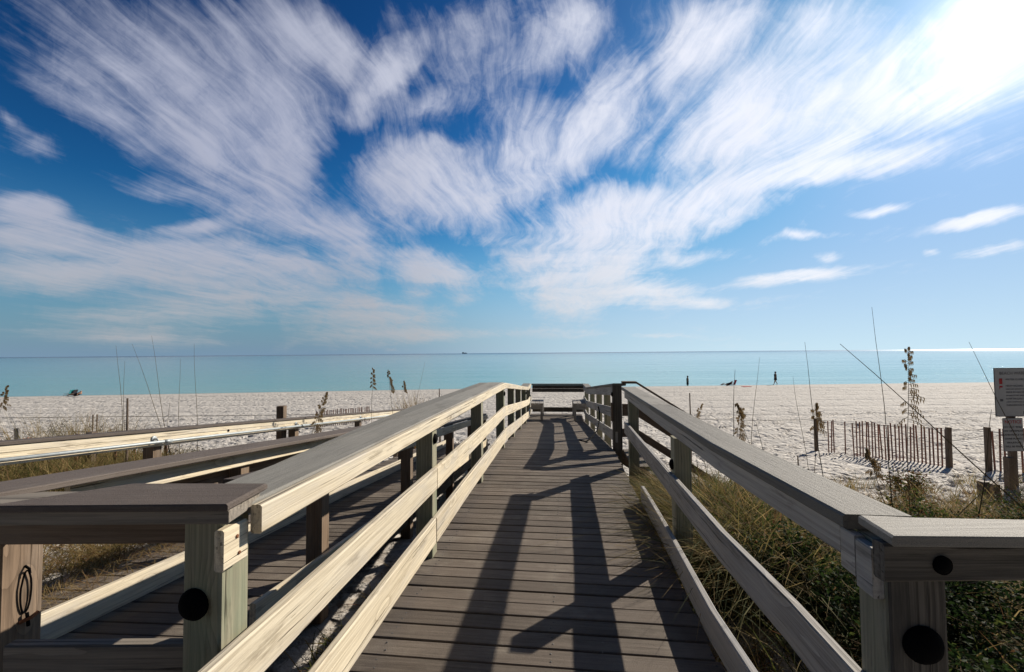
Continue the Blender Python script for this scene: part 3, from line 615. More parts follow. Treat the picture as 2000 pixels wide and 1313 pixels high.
for s in (5.86, 9.35, 12.7):
    one(lambda b: (b.tube([Q(X3+.02, s-.10, Z3-.13), Q(X3+.07, s-.10, Z3-.13), Q(X3+.10, s-.10, Z3-.165)], .011, 8), b.lathe(Q(X3+.025, s-.10, Z3-.13), RU, [(.045, 0), (.045, .006), (.02, .01)], 14)), 'bracket', M_STEEL, e3, smooth=True)
    one(lambda b: b.tube([Q(X3+.10, s-.02, Z3-.17), Q(X3+.10, s+.1, Z3-.17)], .026, 12), 'pipe_coupling', M_STEEL, e3, smooth=True)
one(lambda b: b.lathe(Q(X3+.022, 7.2, Z3-.12), RU, [(.022, 0), (.02, .012), (.005, .018)], 12), 'bolt_head', M_BLACK, e3)
# lone post standing outside it
def lone_post(px_, ytop, Y, w, label, mat=M_BROWNP, group=None):
    t = ond(px_, ytop, Y); return one(lambda b: b.beam([Vector((t.x, t.y, gz(t.x, t.y)-.3)), t], w, w, side=(1, 0, 0), bev=.008), 'post', mat, None, label=label, cat='post', group=group, loc=(t.x, t.y, gz(t.x, t.y)))
lone_post(550, 793, 9.6, .15, 'square brown post standing up behind the outermost left railing')

# ------------------------------------------------------------------ sand fences
def rope(b, pts, sag=.06, r=.006, n=10):
    for a, c in zip(pts, pts[1:]):
        a, c = Vector(a), Vector(c); b.tube([a.lerp(c, i/n)-Vector((0, 0, sag*4*(i/n)*(1-i/n))) for i in range(n+1)], r, 5, cap=False)
def picket_run(parent, a, c, n, hgt, skip=(), lean=.02):
    a, c = Vector(a), Vector(c)
    src = None
    for i in range(n):
        if i in skip: continue
        p = a.lerp(c, i/(n-1)); g = gz(p.x, p.y); lx, ly = RNG.normal(0, lean, 2); h_ = hgt*RNG.uniform(.94, 1.03)
        one(lambda b: b.beam([Vector((p.x, p.y, g-.1)), Vector((p.x+lx*h_, p.y+ly*h_, g+h_))], .044, .012, side=(c-a).normalized(), up=orth((c-a).normalized()), bev=.002, seg=2), 'picket', M_PICK, parent)
    for zf in (.25, .6, .92):
        k = 14; pts = []
        for j in range(k+1): p = a.lerp(c, j/k); pts.append(Vector((p.x, p.y, gz(p.x, p.y)+hgt*zf)))
        one(lambda b: b.tube(pts, .004, 4, cap=False), 'wire', M_WIRE, parent)
def gpt(x, Y): 
    p = ond(x, 800, Y); return Vector((p.x, p.y, gz(p.x, p.y)))
fp1, fp2, fp3 = gpt(1592, 17.4), gpt(1850, 13.4), gpt(1926, 12.4)
f1 = empty('sand_fence', fp2, 'reddish brown picket sand fence with a gap, on the beach at right', 'fence')
for p, h_, w_ in ((fp1, 1.25, .14), (fp2, 1.2, .15)): one(lambda b: b.tube([p-Vector((0, 0, .3)), p+Vector((0, 0, h_*.5)), p+Vector((.01, 0, h_))], w_/2, 12), 'post', M_BROWNP, f1)
e_ = fp1.lerp(fp2, .10)
picket_run(f1, gpt(1616, 17.0), gpt(1844, 13.5), 36, 1.18, skip=(3, 4, 5, 7, 8))
one(lambda b: (rope(b, [fp1+Vector((0, 0, 1.2)), fp2+Vector((0, 0, 1.17)), fp3+Vector((0, 0, 1.17))], .05), rope(b, [fp2+Vector((0, 0, .8)), fp3+Vector((0, 0, 1.0))], .03), rope(b, [fp2+Vector((0, 0, .45)), fp3+Vector((0, 0, .55))], .03), rope(b, [fp1+Vector((0, 0, 1.22)), gpt(1300, 19.5)+Vector((0, 0, 1.1))], .1)), 'rope', M_ROPE, f1)
f2 = empty('sand_fence', fp3, 'picket sand fence behind the warning signs at the right edge', 'fence')
one(lambda b: b.tube([fp3-Vector((0, 0, .3)), fp3+Vector((0, 0, 1.22))], .075, 12), 'post', M_BROWNP, f2)
picket_run(f2, gpt(1938, 12.3), gpt(2090, 11.0), 14, 1.15)
f3 = empty('sand_fence', gpt(660, 24), 'low picket sand fence far off on the sand left of the boardwalk', 'fence')
def top_to(x, y, Y): t = ond(x, y, Y); return t
a3, c3 = gpt(618, 25.5), gpt(722, 27.5); picket_run(f3, a3, c3, 30, .9, lean=.03)
f4 = empty('sand_fence', gpt(50, 11), 'short leaning picket fence piece with a thick post at the left edge', 'fence')
q1 = gpt(44, 11.0); one(lambda b: b.tube([q1-Vector((0, 0, .2)), q1+Vector((-.1, 0, 1.25))], .07, 10), 'post', M_GREYW, f4)
q2 = gpt(66, 11.2); one(lambda b: b.tube([q2-Vector((0, 0, .2)), q2+Vector((0, 0, 1.0))], .06, 10), 'post', M_BROWNP, f4)
picket_run(f4, gpt(49, 11), gpt(63, 11.2), 6, 1.0)
one(lambda b: (rope(b, [gpt(-60, 10.8)+Vector((0, 0, 1.0)), gpt(14, 10.9)+Vector((0, 0, .95)), q1+Vector((-.1, 0, 1.2)), gpt(110, 11.6)+Vector((0, 0, .9))], .03)), 'rope', M_ROPE, f4)
f5 = empty('sand_fence', gpt(40, 7.5), 'weedy picket fence standing behind the steel handrail at left', 'fence')
for x_ in (18, 47, 94, 136, 203, 262): pass
picket_run(f5, gpt(-60, 7.4), gpt(330, 8.6), 17, .95, skip=(3, 6, 7, 10, 12, 15), lean=.04)
k1 = gpt(180, 8.0); one(lambda b: b.beam([k1-Vector((0, 0, .2)), k1+Vector((0, 0, 1.0))], .11, .11, side=(1, 0, 0)), 'post', M_BROWNP, f5)
f6 = empty('rope_line', gpt(182, 20), 'thin rope line strung on slim stakes across the beach at left', 'rope fence')
stk = [gpt(x_, 19) for x_ in (-350, 182, 190, 620, 860)]
for p in stk[1:]: one(lambda b: b.tube([p-Vector((0, 0, .3)), p+Vector((0, 0, 1.45))], .025, 6), 'stake', M_BROWNP, f6)
one(lambda b: (rope(b, [p+Vector((0, 0, 1.35)) for p in stk], .01, .010), rope(b, [p+Vector((0, 0, .75)) for p in stk], .01, .010)), 'rope', M_ROPE, f6)
def stake(x, y0, Y, label, r=.022, tilt=0):
    t = ond(x, y0, Y); g = Vector((t.x+tilt, t.y, gz(t.x, t.y))); one(lambda b: b.tube([g-Vector((0, 0, .2)), g.lerp(t, .5)+Vector((.01, 0, 0)), t], [r, r, r*.8], 6), 'stake', M_BROWNP, None, label=label, cat='stake', loc=g)
stake(858, 759, 17, 'slim dark stake in the sand just left of the main railing top')
stake(1347, 768, 14, 'slim dark stake in the sand under the person standing at the waterline')
stake(1558, 890, 9, 'short dark stick standing in the sand just above the right railing cap', .015)
stake(249, 778, 7.2, 'thick dark stick standing among the tall stems at left', .018)

# ------------------------------------------------------------------ signs
def text(parent, s, loc, size, mat, name='lettering', ext=.001, rz=0.0, align='LEFT'):
    cu = bpy.data.curves.new(name, 'FONT'); cu.body = s; cu.size = size; cu.extrude = ext; cu.align_x = align; cu.space_line = 1.25; cu.resolution_u = 2
    tmp = bpy.data.objects.new('tmp', cu); COL.objects.link(tmp); dg = bpy.context.evaluated_depsgraph_get(); me = bpy.data.meshes.new_from_object(tmp.evaluated_get(dg)); bpy.data.objects.remove(tmp)
    me.materials.clear(); me.materials.append(mat); o = bpy.data.objects.new(name, me); COL.objects.link(o)
    o.parent = parent; o.rotation_euler = (R(90), 0, rz); o.location = Vector(loc)-origin(parent); return o
M_SIGN = plain('sign_face', (0.42, 0.42, 0.42), rough=.45, var=.06, scale=8, bump=0); M_SIGNE = plain('sign_edge', (0.03, 0.02, 0.02), rough=.5); M_INK = plain('black_ink', (0.03, 0.03, 0.035), rough=.6, bump=0); M_REDI = plain('red_ink', (0.42, 0.02, 0.02), rough=.6, bump=0)
M_GREYI = plain('grey_ink', (0.12, 0.12, 0.13), rough=.6, bump=0)
SY = 9.2
def flat(b, x0, x1, z0, z1, y, t=.006, bev=.02): b.beam([((x0+x1)/2, y, z0), ((x0+x1)/2, y, z1)], x1-x0, t, side=(1, 0, 0), up=(0, 1, 0), bev=.002, seg=9)
def sign_quad(x0, y0, x1, y1):
    a = ond(x0, y0, SY); c = ond(x1, y1, SY); return a.x, c.x, c.z, a.z
spx = ond(1977, 880, SY+.08).x; sg_ = Vector((spx, SY+.08, gz(spx, SY)))
s1 = empty('beach_sign', sg_, 'tall wooden post carrying a large grey beach warning flags board at right edge', 'sign')
one(lambda b: b.tube([sg_-Vector((0, 0, .3)), Vector((spx, SY+.08, ond(1977, 740, SY).z))], .07, 14), 'post', M_BROWNP, s1)
x0, x1, z0, z1 = sign_quad(1940, 720, 2046, 812)
one(lambda b: flat(b, x0-.012, x1+.012, z0-.012, z1+.012, SY-.01), 'frame', M_SIGNE, s1)
one(lambda b: flat(b, x0, x1, z0, z1, SY-.017), 'panel', M_SIGN, s1)
w_ = x1-x0; h_ = z1-z0; yy = SY-.022
text(s1, 'BEACH WARNING FLAGS', (x0+w_*.09, yy, z1-h_*.13), .085, M_GREYI)
for i, (tt_, sub) in enumerate((('WATER CLOSED TO PUBLIC', ''), ('HIGH HAZARD', 'HIGH SURF AND/OR STRONG CURRENTS'), ('MEDIUM HAZARD', 'MODERATE SURF AND/OR CURRENTS'), ('LOW HAZARD', 'CALM CONDITIONS, EXERCISE CAUTION'), ('DANGEROUS MARINE LIFE', ''))):
    z = z1-h_*(.25+.135*i); text(s1, tt_, (x0+w_*.2, yy, z), .052, M_GREYI)
    if sub: text(s1, sub, (x0+w_*.2, yy, z-.06), .034, M_GREYI)
one(lambda b: flat(b, x0+w_*.08, x0+w_*.14, z1-h_*.33, z1-h_*.21, yy, .003), 'red_flag_mark', M_REDI, s1)
one(lambda b: (flat(b, x0+w_*.08, x0+w_*.14, z1-h_*.40, z1-h_*.365, yy, .003), flat(b, x0+w_*.08, x0+w_*.09, z1-h_*.44, z1-h_*.40, yy, .003)), 'red_flag_mark', M_REDI, s1)
one(lambda b: flat(b, x0+w_*.08, x0+w_*.14, z1-h_*.69, z1-h_*.64, yy, .003), 'flag_mark', M_GREYI, s1)
one(lambda b: (flat(b, x0+w_*.52, x0+w_*.60, z0+h_*.04, z0+h_*.10, yy, .003), flat(b, x0+w_*.64, x0+w_*.68, z0+h_*.03, z0+h_*.12, yy, .003), flat(b, x0+w_*.74, x0+w_*.83, z0+h_*.03, z0+h_*.12, yy, .003)), 'symbols', M_INK, s1)
x0, x1, z0, z1 = sign_quad(1954, 817, 1995, 880); w_ = x1-x0; h_ = z1-z0
s2 = empty('notice_sign', (x0, SY, z0), 'small white notice sign with a red heading hung below the large beach sign', 'sign')
one(lambda b: flat(b, x0-.008, x1+.008, z0-.008, z1+.008, SY-.04), 'frame', M_SIGNE, s2)
one(lambda b: flat(b, x0, x1, z0, z1, SY-.047), 'panel', M_SIGN, s2)
text(s2, 'NOTICE', ((x0+x1)/2, SY-.052, z1-.10), .095, M_REDI, align='CENTER')
for i, l_ in enumerate(('DO NOT WALK', 'ON OR REMOVE', 'SAND FENCE OR', 'DUNE PLANTS', 'VIOLATORS', 'WILL BE FINED')): text(s2, l_, ((x0+x1)/2, SY-.052, z1-.19-.078*i), .055, M_INK, align='CENTER')
q = gpt(1952, 9.6); 
for (px_, y0_, Y_, w_, lab) in ((1970, 893, 9.0, .12, 'short brown post leaning beside the tall sign post'), (1920, 940, 8.0, .12, 'dark stub post in the dune grass left of the sign'), (1942, 945, 8.2, .11, 'low dark stump in the dune grass beside the sign post')):
    lone_post(px_, y0_, Y_, w_, lab)

# ------------------------------------------------------------------ plants
def blades(n, pos, hgt, lean, wid, bend, tint, seg=4, lean_dir=None, seed=1):
    """pos (n,2 or 3) base points; returns an MB with curved, tapered ribbons"""
    r = np.random.default_rng(seed); b = MB(); n = len(pos)
    base = np.zeros((n, 3)); base[:, :pos.shape[1]] = pos
    if pos.shape[1] == 2: base[:, 2] = ground(pos[:, 0], pos[:, 1])-.02
    az = r.uniform(0, 2*np.pi, n); ln = np.abs(r.normal(lean, lean*.5, n)); dx_ = np.cos(az)*ln; dy_ = np.sin(az)*ln
    if lean_dir is not None: dx_ = dx_+lean_dir[0]; dy_ = dy_+lean_dir[1]
    h = hgt*r.uniform(.55, 1.15, n); bd = bend*r.uniform(.3, 1.5, n); wd = wid*r.uniform(.6, 1.3, n); wa = r.uniform(0, 2*np.pi, n)
    wx = np.cos(wa)*wd/2; wy = np.sin(wa)*wd/2; V = np.zeros((n, seg+1, 2, 3))
    for k in range(seg+1):
        t = k/seg; s_ = t*h; ox = dx_*s_+dx_/np.maximum(ln, .05)*bd*t*t*h*.5; oy = dy_*s_+dy_/np.maximum(ln, .05)*bd*t*t*h*.5; oz = s_*(1-.45*bd*t*t)
        tp = (1-t)**.6*.95+.05
        for q_, sg in ((0, -1), (1, 1)):
            V[:, k, q_, 0] = base[:, 0]+ox+sg*wx*tp; V[:, k, q_, 1] = base[:, 1]+oy+sg*wy*tp; V[:, k, q_, 2] = base[:, 2]+oz
    idx = np.arange(n*(seg+1)*2).reshape(n, seg+1, 2)
    Fq = np.stack([idx[:, :-1, 0], idx[:, :-1, 1], idx[:, 1:, 1], idx[:, 1:, 0]], -1).reshape(-1, 4)
    tn = np.clip(tint[0]+r.normal(0, tint[1], n), 0, 1); b.add(V.reshape(-1, 3), Fq, None, np.repeat(tn, (seg+1)*2)); return b
def scatter(n, xr, yr, seed, clump=.35, frame=None):
    r = np.random.default_rng(seed); nc = max(3, n//45); cx = r.uniform(*xr, nc); cy = r.uniform(*yr, nc); k = r.integers(0, nc, n)
    p = np.stack([cx[k]+r.normal(0, clump*.35, n), cy[k]+r.normal(0, clump*.35, n)], -1)
    if frame: 
        A = np.array([[DU.x, DU.y], [DV.x, DV.y]]); p = p@A
    return p
def stuff(b, name, label): b.build(name, M_GRASS, kind='stuff', label=label, cat='grass')
stuff(blades(0, scatter(6000, (2.2, 3.9), (2.1, 3.5), 61, .3, True), .46, .7, .009, 1.3, (.86, .12), seed=62), 'dead_grass', 'tangle of dead reddish grass under the right return railing')
def merge(*bs):
    b = MB()
    for q in bs:
        for v, f, g, t in zip(q.v, q.f, q.g, q.t): b.add(v, f-0 if isinstance(f, np.ndarray) else f, g, t)
    return b
# spill-over grass right of the deck (u .9-1.6, v 2.6-7)
stuff(blades(0, scatter(9000, (.98, 1.95), (3.5, 6.6), 3, .26, True), .85, .34, .010, 1.2, (.50, .25), lean_dir=(-.10, -.05), seed=4), 'dune_grass', 'long tangled grass spilling over the right edge of the deck')
stuff(blades(0, scatter(7000, (1.45, 3.0), (2.4, 4.6), 5, .35, True), .52, .5, .010, 1.2, (.35, .3), seed=6), 'dune_grass', 'matted grass in the shade beneath the near right railing')
stuff(blades(0, scatter(9000, (1.9, 5.5), (3.0, 7.0), 7, .5, True), .60, .45, .010, .9, (.66, .22), seed=8), 'dune_grass', 'mixed green and brown grass on the dune right of the railing')
stuff(blades(0, scatter(9000, (4.0, 12.0), (3.8, 8.2), 9, .55), .65, .40, .010, .8, (.64, .22), seed=10), 'dune_grass', 'grass at the foot of the signs at the right edge')
stuff(blades(0, scatter(700, (7.0, 12), (8.3, 10.5), 12, .4), .45, .3, .008, .7, (.6, .25), seed=13), 'dune_grass', 'sparse tufts before the right sand fence')
# left
stuff(blades(0, scatter(9000, (-11, -5.9), (5.6, 9.4), 14, .5), .95, .30, .010, .7, (.60, .2), seed=15), 'dune_grass', 'green grass behind the outermost left railing')
stuff(blades(0, scatter(6000, (-8.2, -4.2), (8.0, 12.5), 16, .6), .85, .30, .010, .7, (.62, .22), seed=17), 'dune_grass', 'yellow green grass further along the outermost left railing')
stuff(blades(0, scatter(5000, (-5.3, -3.7), (2.4, 6.5), 18, .35), .45, .6, .008, 1.3, (.72, .2), seed=19), 'dune_grass', 'dry brown grass beside the left ramp')
stuff(blades(0, scatter(3600, (-1.62, -1.18), (1.5, 6.0), 20, .16, True), .17, .7, .010, 1.1, (.35, .25), seed=21), 'ground_weeds', 'low green weeds in the gap between boardwalk and ramp')
stuff(blades(0, scatter(1800, (-10.6, -8.7), (9.6, 10.8), 22, .35), 1.75, .22, .009, .5, (.66, .15), seed=23), 'dune_grass', 'tall straw coloured grass tuft beyond the left railing')
stuff(blades(0, scatter(420, (-4.9, -3.7), (18.6, 19.6), 24, .35), 2.3, .12, .022, .3, (.8, .2), seed=25), 'dune_grass', 'orange dry tuft above the middle of the left railing')
def litter():
    r = np.random.default_rng(31); n = 1500; p = np.stack([-3.55+r.normal(0, .13, n), r.uniform(1.5, 4.5, n)], -1); A = np.array([[RU.x, RU.y], [RS.x, RS.y]]); q = p@A
    z = DZ+RSL*p[:, 1]+.004; return blades(0, np.concatenate([q, z[:, None]], 1), .10, 1.8, .004, 1.0, (.8, .12), seed=32)
stuff(blades(0, scatter(420, (.95, 1.35), (2.1, 3.2), 71, .12, True), .20, .6, .008, 1.0, (.75, .3), seed=72), 'grass_tufts', 'small orange green grass tufts on the sand beneath the near right railing')
stuff(litter(), 'dry_litter', 'dead brown grass lying on the ramp planks')
# shrubs: leaf clusters round a few stems
def shrub(c, rad, hgt, n, seed, label, tint=.5, leaf=.035, group='dune shrubs at right'):
    r = np.random.default_rng(seed); x, y = c; g = gz(x, y); e = empty('shrub', (x, y, g), label, 'shrub', group)
    b = MB(); tips = []
    for i in range(16):
        a = r.uniform(0, 6.28); d = rad*math.sqrt(r.uniform(.02, 1)); t = Vector((x+math.cos(a)*d, y+math.sin(a)*d, g+hgt*r.uniform(.45, 1.0)*(1-.35*(d/rad)**2))); s0 = Vector((x+r.normal(0, .05), y+r.normal(0, .05), g-.05))
        mdd = s0.lerp(t, .5)+Vector((r.normal(0, .05), r.normal(0, .05), .05)); b.tube([s0, mdd, t], [.008, .006, .003], 5); tips += [(s0, mdd, t)]
    b.build('stems', M_BROWNP, e)
    P_ = []
    for i in range(n):
        s0, m_, t = tips[r.integers(0, len(tips))]; k = r.uniform(.15, 1.05); p = m_.lerp(t, (k-.4)/.6) if k > .4 else s0.lerp(m_, k/.4)
        P_.append((p.x+r.normal(0, .055), p.y+r.normal(0, .055), p.z+r.normal(0, .045)))
    P_ = np.array(P_); d1 = r.normal(0, 1, (n, 3)); d1[:, 2] = np.abs(d1[:, 2])*.7; d1 /= np.linalg.norm(d1, axis=1)[:, None]; d2 = np.cross(d1, r.normal(0, 1, (n, 3))); d2 /= np.linalg.norm(d2, axis=1)[:, None]
    L_ = leaf*r.uniform(.6, 1.4, n)[:, None]; w_ = L_*.22
    V = np.stack([P_, P_+d1*L_*.5+d2*w_, P_+d1*L_+np.array([0, 0, -.004]), P_+d1*L_*.5-d2*w_], 1); idx = np.arange(n*4).reshape(n, 4)
    b = MB(); b.add(V.reshape(-1, 3), idx, None, np.repeat(np.clip(r.normal(tint, .25, n), 0, 1), 4)); b.build('foliage', M_LEAF, e)
def PU(u, v): p = P(u, v); return (p.x, p.y)
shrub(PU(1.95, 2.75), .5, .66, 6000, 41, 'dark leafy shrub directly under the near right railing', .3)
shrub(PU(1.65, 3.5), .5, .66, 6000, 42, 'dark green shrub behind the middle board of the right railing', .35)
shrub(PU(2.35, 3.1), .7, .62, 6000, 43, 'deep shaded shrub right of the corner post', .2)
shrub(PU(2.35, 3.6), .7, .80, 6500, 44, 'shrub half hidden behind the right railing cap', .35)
shrub((3.75, 4.6), .55, .75, 4200, 45, 'bright green bush just above the right corner cap', .75)
shrub((4.6, 5.0), .6, .72, 4200, 46, 'yellow green bush left of the low stumps', .7)
shrub((5.4, 5.0), .6, .78, 4200, 47, 'leafy green bush below the small notice sign', .55)
shrub((6.3, 5.4), .6, .70, 2200, 48, 'dusty green bush at the right edge under the signs', .5)
shrub((7.1, 8.3), .35, .75, 1800, 49, 'bushy tan shrub between sand fence and stub post', .95, leaf=.05)
shrub((1.9, 5.6), .5, .55, 1800, 50, 'low shrub beyond the grass at the middle of the right railing', .5)
shrub((-7.6, 6.8), .5, .8, 1800, 51, 'green bush behind the steel handrail at left', .6, group='dune shrubs at left')
shrub((-6.3, 8.6), .6, .75, 1800, 52, 'bush behind the far stretch of the steel handrail', .6, group='dune shrubs at left')
shrub((-5.6, 4.2), .45, .5, 1500, 53, 'dry twiggy shrub on the sand left of the ramp', .9, group='dune shrubs at left')
# sea oats: single tall stems, some with seed heads
def oat(xt, yt, xb, yb, Y, label, head=0, r=.006, bend=.0, tint=.3):
    t = ond(xt, yt, Y); b0 = ond(xb, yb, Y); d = b0-t; 
    for _ in range(60):
        if b0.z > gz(b0.x, b0.y): b0 = b0+d.normalized()*.05
    pts = []
    for i in range(9):
        k = i/8; pts.append(b0.lerp(t, k)+Vector((bend*math.sin(k*math.pi), 0, 0))+Vector((.012*math.sin(k*9+xt), 0, 0)))
    o = empty('sea_oat', b0, label, 'sea oat', 'sea oats on the dune')
    one(lambda b: b.tube(pts, [r*(1-.75*i/8) for i in range(9)], 5, t=tint), 'stem', M_OAT, o)
    if head:
        rr_ = np.random.default_rng(int(xt)); bh = MB(); n = int(26*head+8)
        for i in range(n):
            k = 1-head*.34*(i/n); p = b0.lerp(t, k)+Vector((bend*math.sin(k*math.pi), 0, 0)); sd = 1 if rr_.uniform() < .8 else -.6
            L_ = (.03+.09*(i/n))*rr_.uniform(.7, 1.2)*(.6+head)
            e_ = p+Vector((sd*L_*.8, rr_.normal(0, .02), L_*(.45-.9*i/n))); m_ = p.lerp(e_, .5)+Vector((0, 0, .012)); bh.tube([p, m_, e_], [.002, .004, .002], 4, t=.9)
            for q_ in (.35, .6, .8, 1.0):
                c_ = p.lerp(e_, q_); bh.add([tuple(c_+Vector((-.004, 0, .008))), tuple(c_+Vector((.010, .003, -.004))), tuple(c_+Vector((.006*sd, 0, -.042))), tuple(c_+Vector((-.010, -.003, -.006)))], [[0, 1, 2, 3]], None, .9)
        bh.build('seed_head', M_OAT, o)
for a in [
 (228, 675, 240, 838, 6.6, 'tall bare stem, leftmost of the group rising over the left railing'),
 (243, 705, 242, 836, 7.0, 'thin faint stem just right of the leftmost tall stem'),
 (258, 672, 315, 832, 6.7, 'long stem leaning left, crossing the horizon at left'),
 (295, 656, 322, 830, 6.8, 'tallest stem of the left group, leaning slightly left'),
 (331, 785, 328, 832, 7.0, 'short stub stem between the tall left stems'),
 (351, 702, 350, 828, 7.4, 'faint straight stem in the middle of the left group'),
 (380, 672, 384, 826, 7.0, 'straight dark stem, rightmost of the left group')]: oat(*a)
oat(728, 720, 726, 812, 11, 'dark seeded sea oat, left one of the pair above the left railing', .5, .008)
oat(758, 724, 768, 812, 11, 'dark seeded sea oat, right one of the pair above the left railing', .55, .008)
oat(788, 745, 788, 800, 11.5, 'short seeded stem right of the dark sea oat pair', .3, .007)
oat(829, 708, 812, 790, 12, 'slanting straw above the orange dry tuft', 0, .007, tint=.9)
oat(636, 768, 622, 808, 9.5, 'curled brown seed plume above the left railing', 1.3, .010, tint=.6)
oat(12, 755, 4, 790, 9, 'small seeded straw at the far left edge', .6, .006)
oat(1705, 600, 1740, 940, 4.6, 'tallest bare stem rising right of the beach fence gap', 0, .006)
oat(1570, 668, 1606, 930, 5.6, 'dark straight stem crossing the waterline right of the walking person', 0, .007, tint=.1)
oat(1592, 790, 1590, 930, 5.6, 'short stem with a yellow seed head in front of the fence post', .55, .006, tint=.9)
oat(1436, 722, 1432, 850, 7.0, 'dark stem standing before the red beach chair', 0, .010, tint=.0)
oat(1482, 698, 1468, 860, 6.4, 'thin reddish stem right of the red beach chair', 0, .006, tint=.7)
oat(1549, 735, 1575, 900, 5.8, 'faint stem below the walking person', 0, .005)
oat(1437, 790, 1470, 880, 6.4, 'short dark stem leaning beside the reddish stem', .3, .006, tint=.2)
oat(1475, 825, 1500, 905, 6.2, 'low dark twig in the sand above the right cap', 0, .007, tint=.1)
oat(1772, 682, 1775, 940, 4.8, 'sea oat with a large drooping brown seed head before the right fence', 1.0, .006, tint=.8)
oat(1640, 672, 1975, 975, 4.2, 'long stem leaning far left across the sign side of the dune', 0, .009, .02, tint=.3)
oat(1890, 668, 2000, 870, 4.4, 'thin stem leaning left in front of the large sign', 0, .006, -.02, tint=.3)
oat(1938, 800, 1915, 990, 5.0, 'upright dark stem left of the sign post', 0, .008, tint=.1)
oat(1370, 790, 1358, 815, 12, 'small stem with yellow tip above the right railing', .9, .010, tint=.9)
oat(1448, 800, 1440, 850, 7.5, 'short stem with tan tip beside the dark stem', .8, .007, tint=.9)
oat(1985, 900, 1890, 990, 5.0, 'crossed stem leaning right in the grass by the stumps', 0, .007, tint=.2)
oat(1690, 880, 1730, 985, 4.6, 'short stem with dead leaves in the bush above the corner cap', .6, .007, tint=1)

# ------------------------------------------------------------------ people and beach things
def skin_body(joints, edges, rad, name, mat, parent, base):
    me = bpy.data.meshes.new(name); me.from_pydata([tuple(Vector(j)) for j in joints], edges, []); o = bpy.data.objects.new(name, me); COL.objects.link(o)
    md = o.modifiers.new('s', 'SKIN'); sv = me.skin_vertices[0].data
    for v, r_ in zip(sv, rad): v.radius = (r_, r_)
    sv[0].use_root = True
    o.modifiers.new('u', 'SUBSURF').levels = 1; dg = bpy.context.evaluated_depsgraph_get(); m2 = bpy.data.meshes.new_from_object(o.evaluated_get(dg)); bpy.data.objects.remove(o)
    m2.materials.clear(); m2.materials.append(mat); m2.polygons.foreach_set('use_smooth', [True]*len(m2.polygons)); q = bpy.data.objects.new(name, m2); COL.objects.link(q)
    if parent: q.parent = parent
    return q
M_SKIN = plain('skin', (0.42, 0.24, 0.16), rough=.6, bump=0); M_DARKC = plain('dark_cloth', (0.015, 0.015, 0.022), rough=.9); M_HAIR = plain('hair', (0.03, 0.02, 0.015), rough=.7); M_REDC = plain('red_cloth', (0.55, 0.03, 0.04), rough=.8); M_TEAL = plain('teal_cloth', (0.02, 0.22, 0.24), rough=.8)
def person(loc, label, stride=.22, dirx=-1, dress=True, face=-1):
    o = empty('person', loc, label, 'person'); s = stride; f = face
    J = [(0, 0, .92), (0, 0, 1.12), (0, 0, 1.36), (0, 0, 1.47), (f*.02, 0, 1.56), (f*.02, 0, 1.70),
         (0, -.09, .88), (f*s*.55, -.09, .50), (f*s, -.09, .08), (f*s+f*.13, -.09, .03),
         (0, .09, .88), (-f*s*.2, .09, .50), (-f*s, .09, .10), (-f*s+f*.12, .09, .03),
         (0, -.19, 1.36), (f*.06, -.23, 1.10), (f*.20, -.22, .92), (f*.24, -.22, .84),
         (0, .19, 1.36), (-f*.08, .23, 1.10), (-f*.02, .23, .88), (f*.0, .23, .80)]
    Ed = [(0, 1), (1, 2), (2, 3), (3, 4), (4, 5), (0, 6), (6, 7), (7, 8), (8, 9), (0, 10), (10, 11), (11, 12), (12, 13), (2, 14), (14, 15), (15, 16), (16, 17), (2, 18), (18, 19), (19, 20), (20, 21)]
    Rd = [.14, .13, .14, .06, .095, .085, .09, .065, .045, .035, .09, .065, .045, .035, .06, .042, .032, .03, .06, .042, .032, .03]
    skin_body(J, Ed, Rd, 'body', M_SKIN, o, loc)
    b = MB(); n = 16; base = Vector(loc)
    prof = [(.20, .62), (.195, .75), (.18, .92), (.155, 1.08), (.18, 1.25), (.17, 1.38), (.08, 1.45)] if dress else [(.17, .55), (.17, .80), (.17, .95), (.17, 1.15), (.19, 1.35), (.08, 1.46)]
    V = [(base.x+r_*math.cos(6.283*j/n)*.8+f*.01, base.y+r_*math.sin(6.283*j/n)*1.15, base.z+h) for (r_, h) in prof for j in range(n)]
    b.add(V, [[i*n+j, i*n+(j+1) % n, (i+1)*n+(j+1) % n, (i+1)*n+j] for i in range(len(prof)-1) for j in range(n)]); b.build('dress' if dress else 'clothes', M_DARKC, o, smooth=True)
    b = MB(); c = base+Vector((-f*.01, 0, 1.63)); b.lathe(c, (0, 0, 1), [(.06, -.14), (.10, -.06), (.112, .03), (.10, .09), (.05, .13)], 12); b.build('hair', M_HAIR, o, smooth=True)
pw_ = ond(1515, 752, 59.4); person((pw_.x, pw_.y, gz(pw_.x, pw_.y)), 'person in a knee length black dress walking left along the waterline', .28)
ps_ = ond(1345, 757, 60.5); person((ps_.x, 60.8, -3.45), 'person in dark clothes standing in the shallow water at the waterline', .05, dress=False)
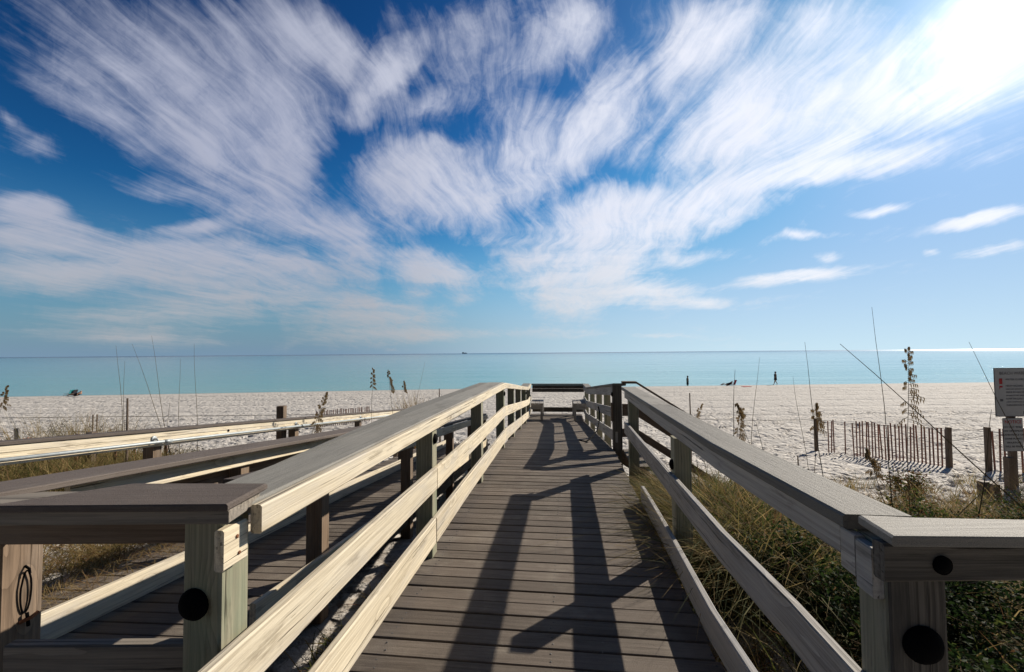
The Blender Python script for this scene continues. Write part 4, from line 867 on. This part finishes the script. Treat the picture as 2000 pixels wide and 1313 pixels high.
def beach_chair(x, y, mat, lab, sc=1.0):
    p = ond(x, 760, y); c = Vector((p.x, p.y, gz(p.x, p.y))); o = empty('beach_chair', c, lab, 'chair')
    one(lambda b: b.beam([c+Vector((-.3*sc, 0, .16)), c+Vector((.22*sc, 0, .14))], .5, .03, side=(0, 1, 0)), 'seat', mat, o)
    one(lambda b: b.beam([c+Vector((.22*sc, 0, .14)), c+Vector((.45*sc, 0, .72*sc))], .5, .03, side=(0, 1, 0)), 'backrest', mat, o)
    for sy in (-.26, .26): one(lambda b: (b.tube([c+Vector((-.3*sc, sy, 0)), c+Vector((-.28*sc, sy, .32)), c+Vector((.3*sc, sy, .36))], .015, 6), b.tube([c+Vector((.35*sc, sy, 0)), c+Vector((.1*sc, sy, .2)), c+Vector((-.3*sc, sy, .16))], .015, 6)), 'frame', M_STEEL, o)
    return c
beach_chair(1431, 58.3, M_REDC, 'red low beach chair at the waterline behind the dark stem')
c = beach_chair(134, 50.5, M_TEAL, 'teal low beach chair at the waterline far left', 1.0)
beach_chair(141, 50.8, M_DARKC, 'dark low beach chair right of the teal one at the far left waterline')
def lying(x, y, lab, mat):
    p = ond(x, 760, y); c = Vector((p.x, p.y, gz(p.x, p.y)+.05)); o = empty('person', c, lab, 'person')
    J = [(0, 0, .12), (.25, 0, .18), (.5, 0, .35), (.6, 0, .45), (.66, 0, .56), (-.1, -.1, .12), (-.5, -.12, .2), (-.85, -.12, .06), (-.1, .1, .12), (-.5, .12, .22), (-.85, .12, .06), (.45, -.2, .33), (.4, -.25, .1), (.45, .2, .33), (.4, .25, .1)]
    skin_body(J, [(0, 1), (1, 2), (2, 3), (3, 4), (0, 5), (5, 6), (6, 7), (0, 8), (8, 9), (9, 10), (2, 11), (11, 12), (2, 13), (13, 14)], [.14, .13, .13, .06, .1, .08, .06, .045, .08, .06, .045, .06, .04, .06, .04], 'body', M_SKIN, o, c)
    one(lambda b: b.lathe(c+Vector((0, 0, .13)), (1, 0, .25), [(.14, -.14), (.16, 0), (.16, .3), (.13, .5)], 12), 'swimwear', mat, o, smooth=True)
lying(1421, 58.0, 'dark clad person lying on the sand left of the red beach chair', M_DARKC)
lying(148, 50.3, 'person in dark swimwear reclining beside the dark beach chair at far left', M_DARKC)
pt = ond(1458, 757, 55.0); one(lambda b: b.beam([Vector((pt.x-.5, pt.y, gz(pt.x, pt.y)+.05)), Vector((pt.x+.5, pt.y, gz(pt.x, pt.y)+.05))], .7, .03, warp=.01), 'beach_towel', M_REDC, None, label='flat reddish towel lying on the sand right of the red beach chair', cat='towel', loc=(pt.x, pt.y, gz(pt.x, pt.y)))
shp = ond(907, 688, 9000)
sh_ = empty('ship', (shp.x, 9000, -2.9), 'tiny grey ship on the horizon left of centre', 'ship'); M_SHIP = plain('ship_paint', (.10, .13, .17), bump=0)
one(lambda b: b.prism([(shp.x-48, 8990), (shp.x+40, 8990), (shp.x+55, 9000), (shp.x+40, 9010), (shp.x-48, 9010)], -2.9, 9, bev=.5), 'hull', M_SHIP, sh_)
one(lambda b: (b.prism([(shp.x-40, 8993), (shp.x-12, 8993), (shp.x-12, 9007), (shp.x-40, 9007)], 9, 24, bev=.5), b.prism([(shp.x+5, 8993), (shp.x+30, 8993), (shp.x+30, 9007), (shp.x+5, 9007)], 9, 15, bev=.5)), 'superstructure', M_SHIP, sh_)
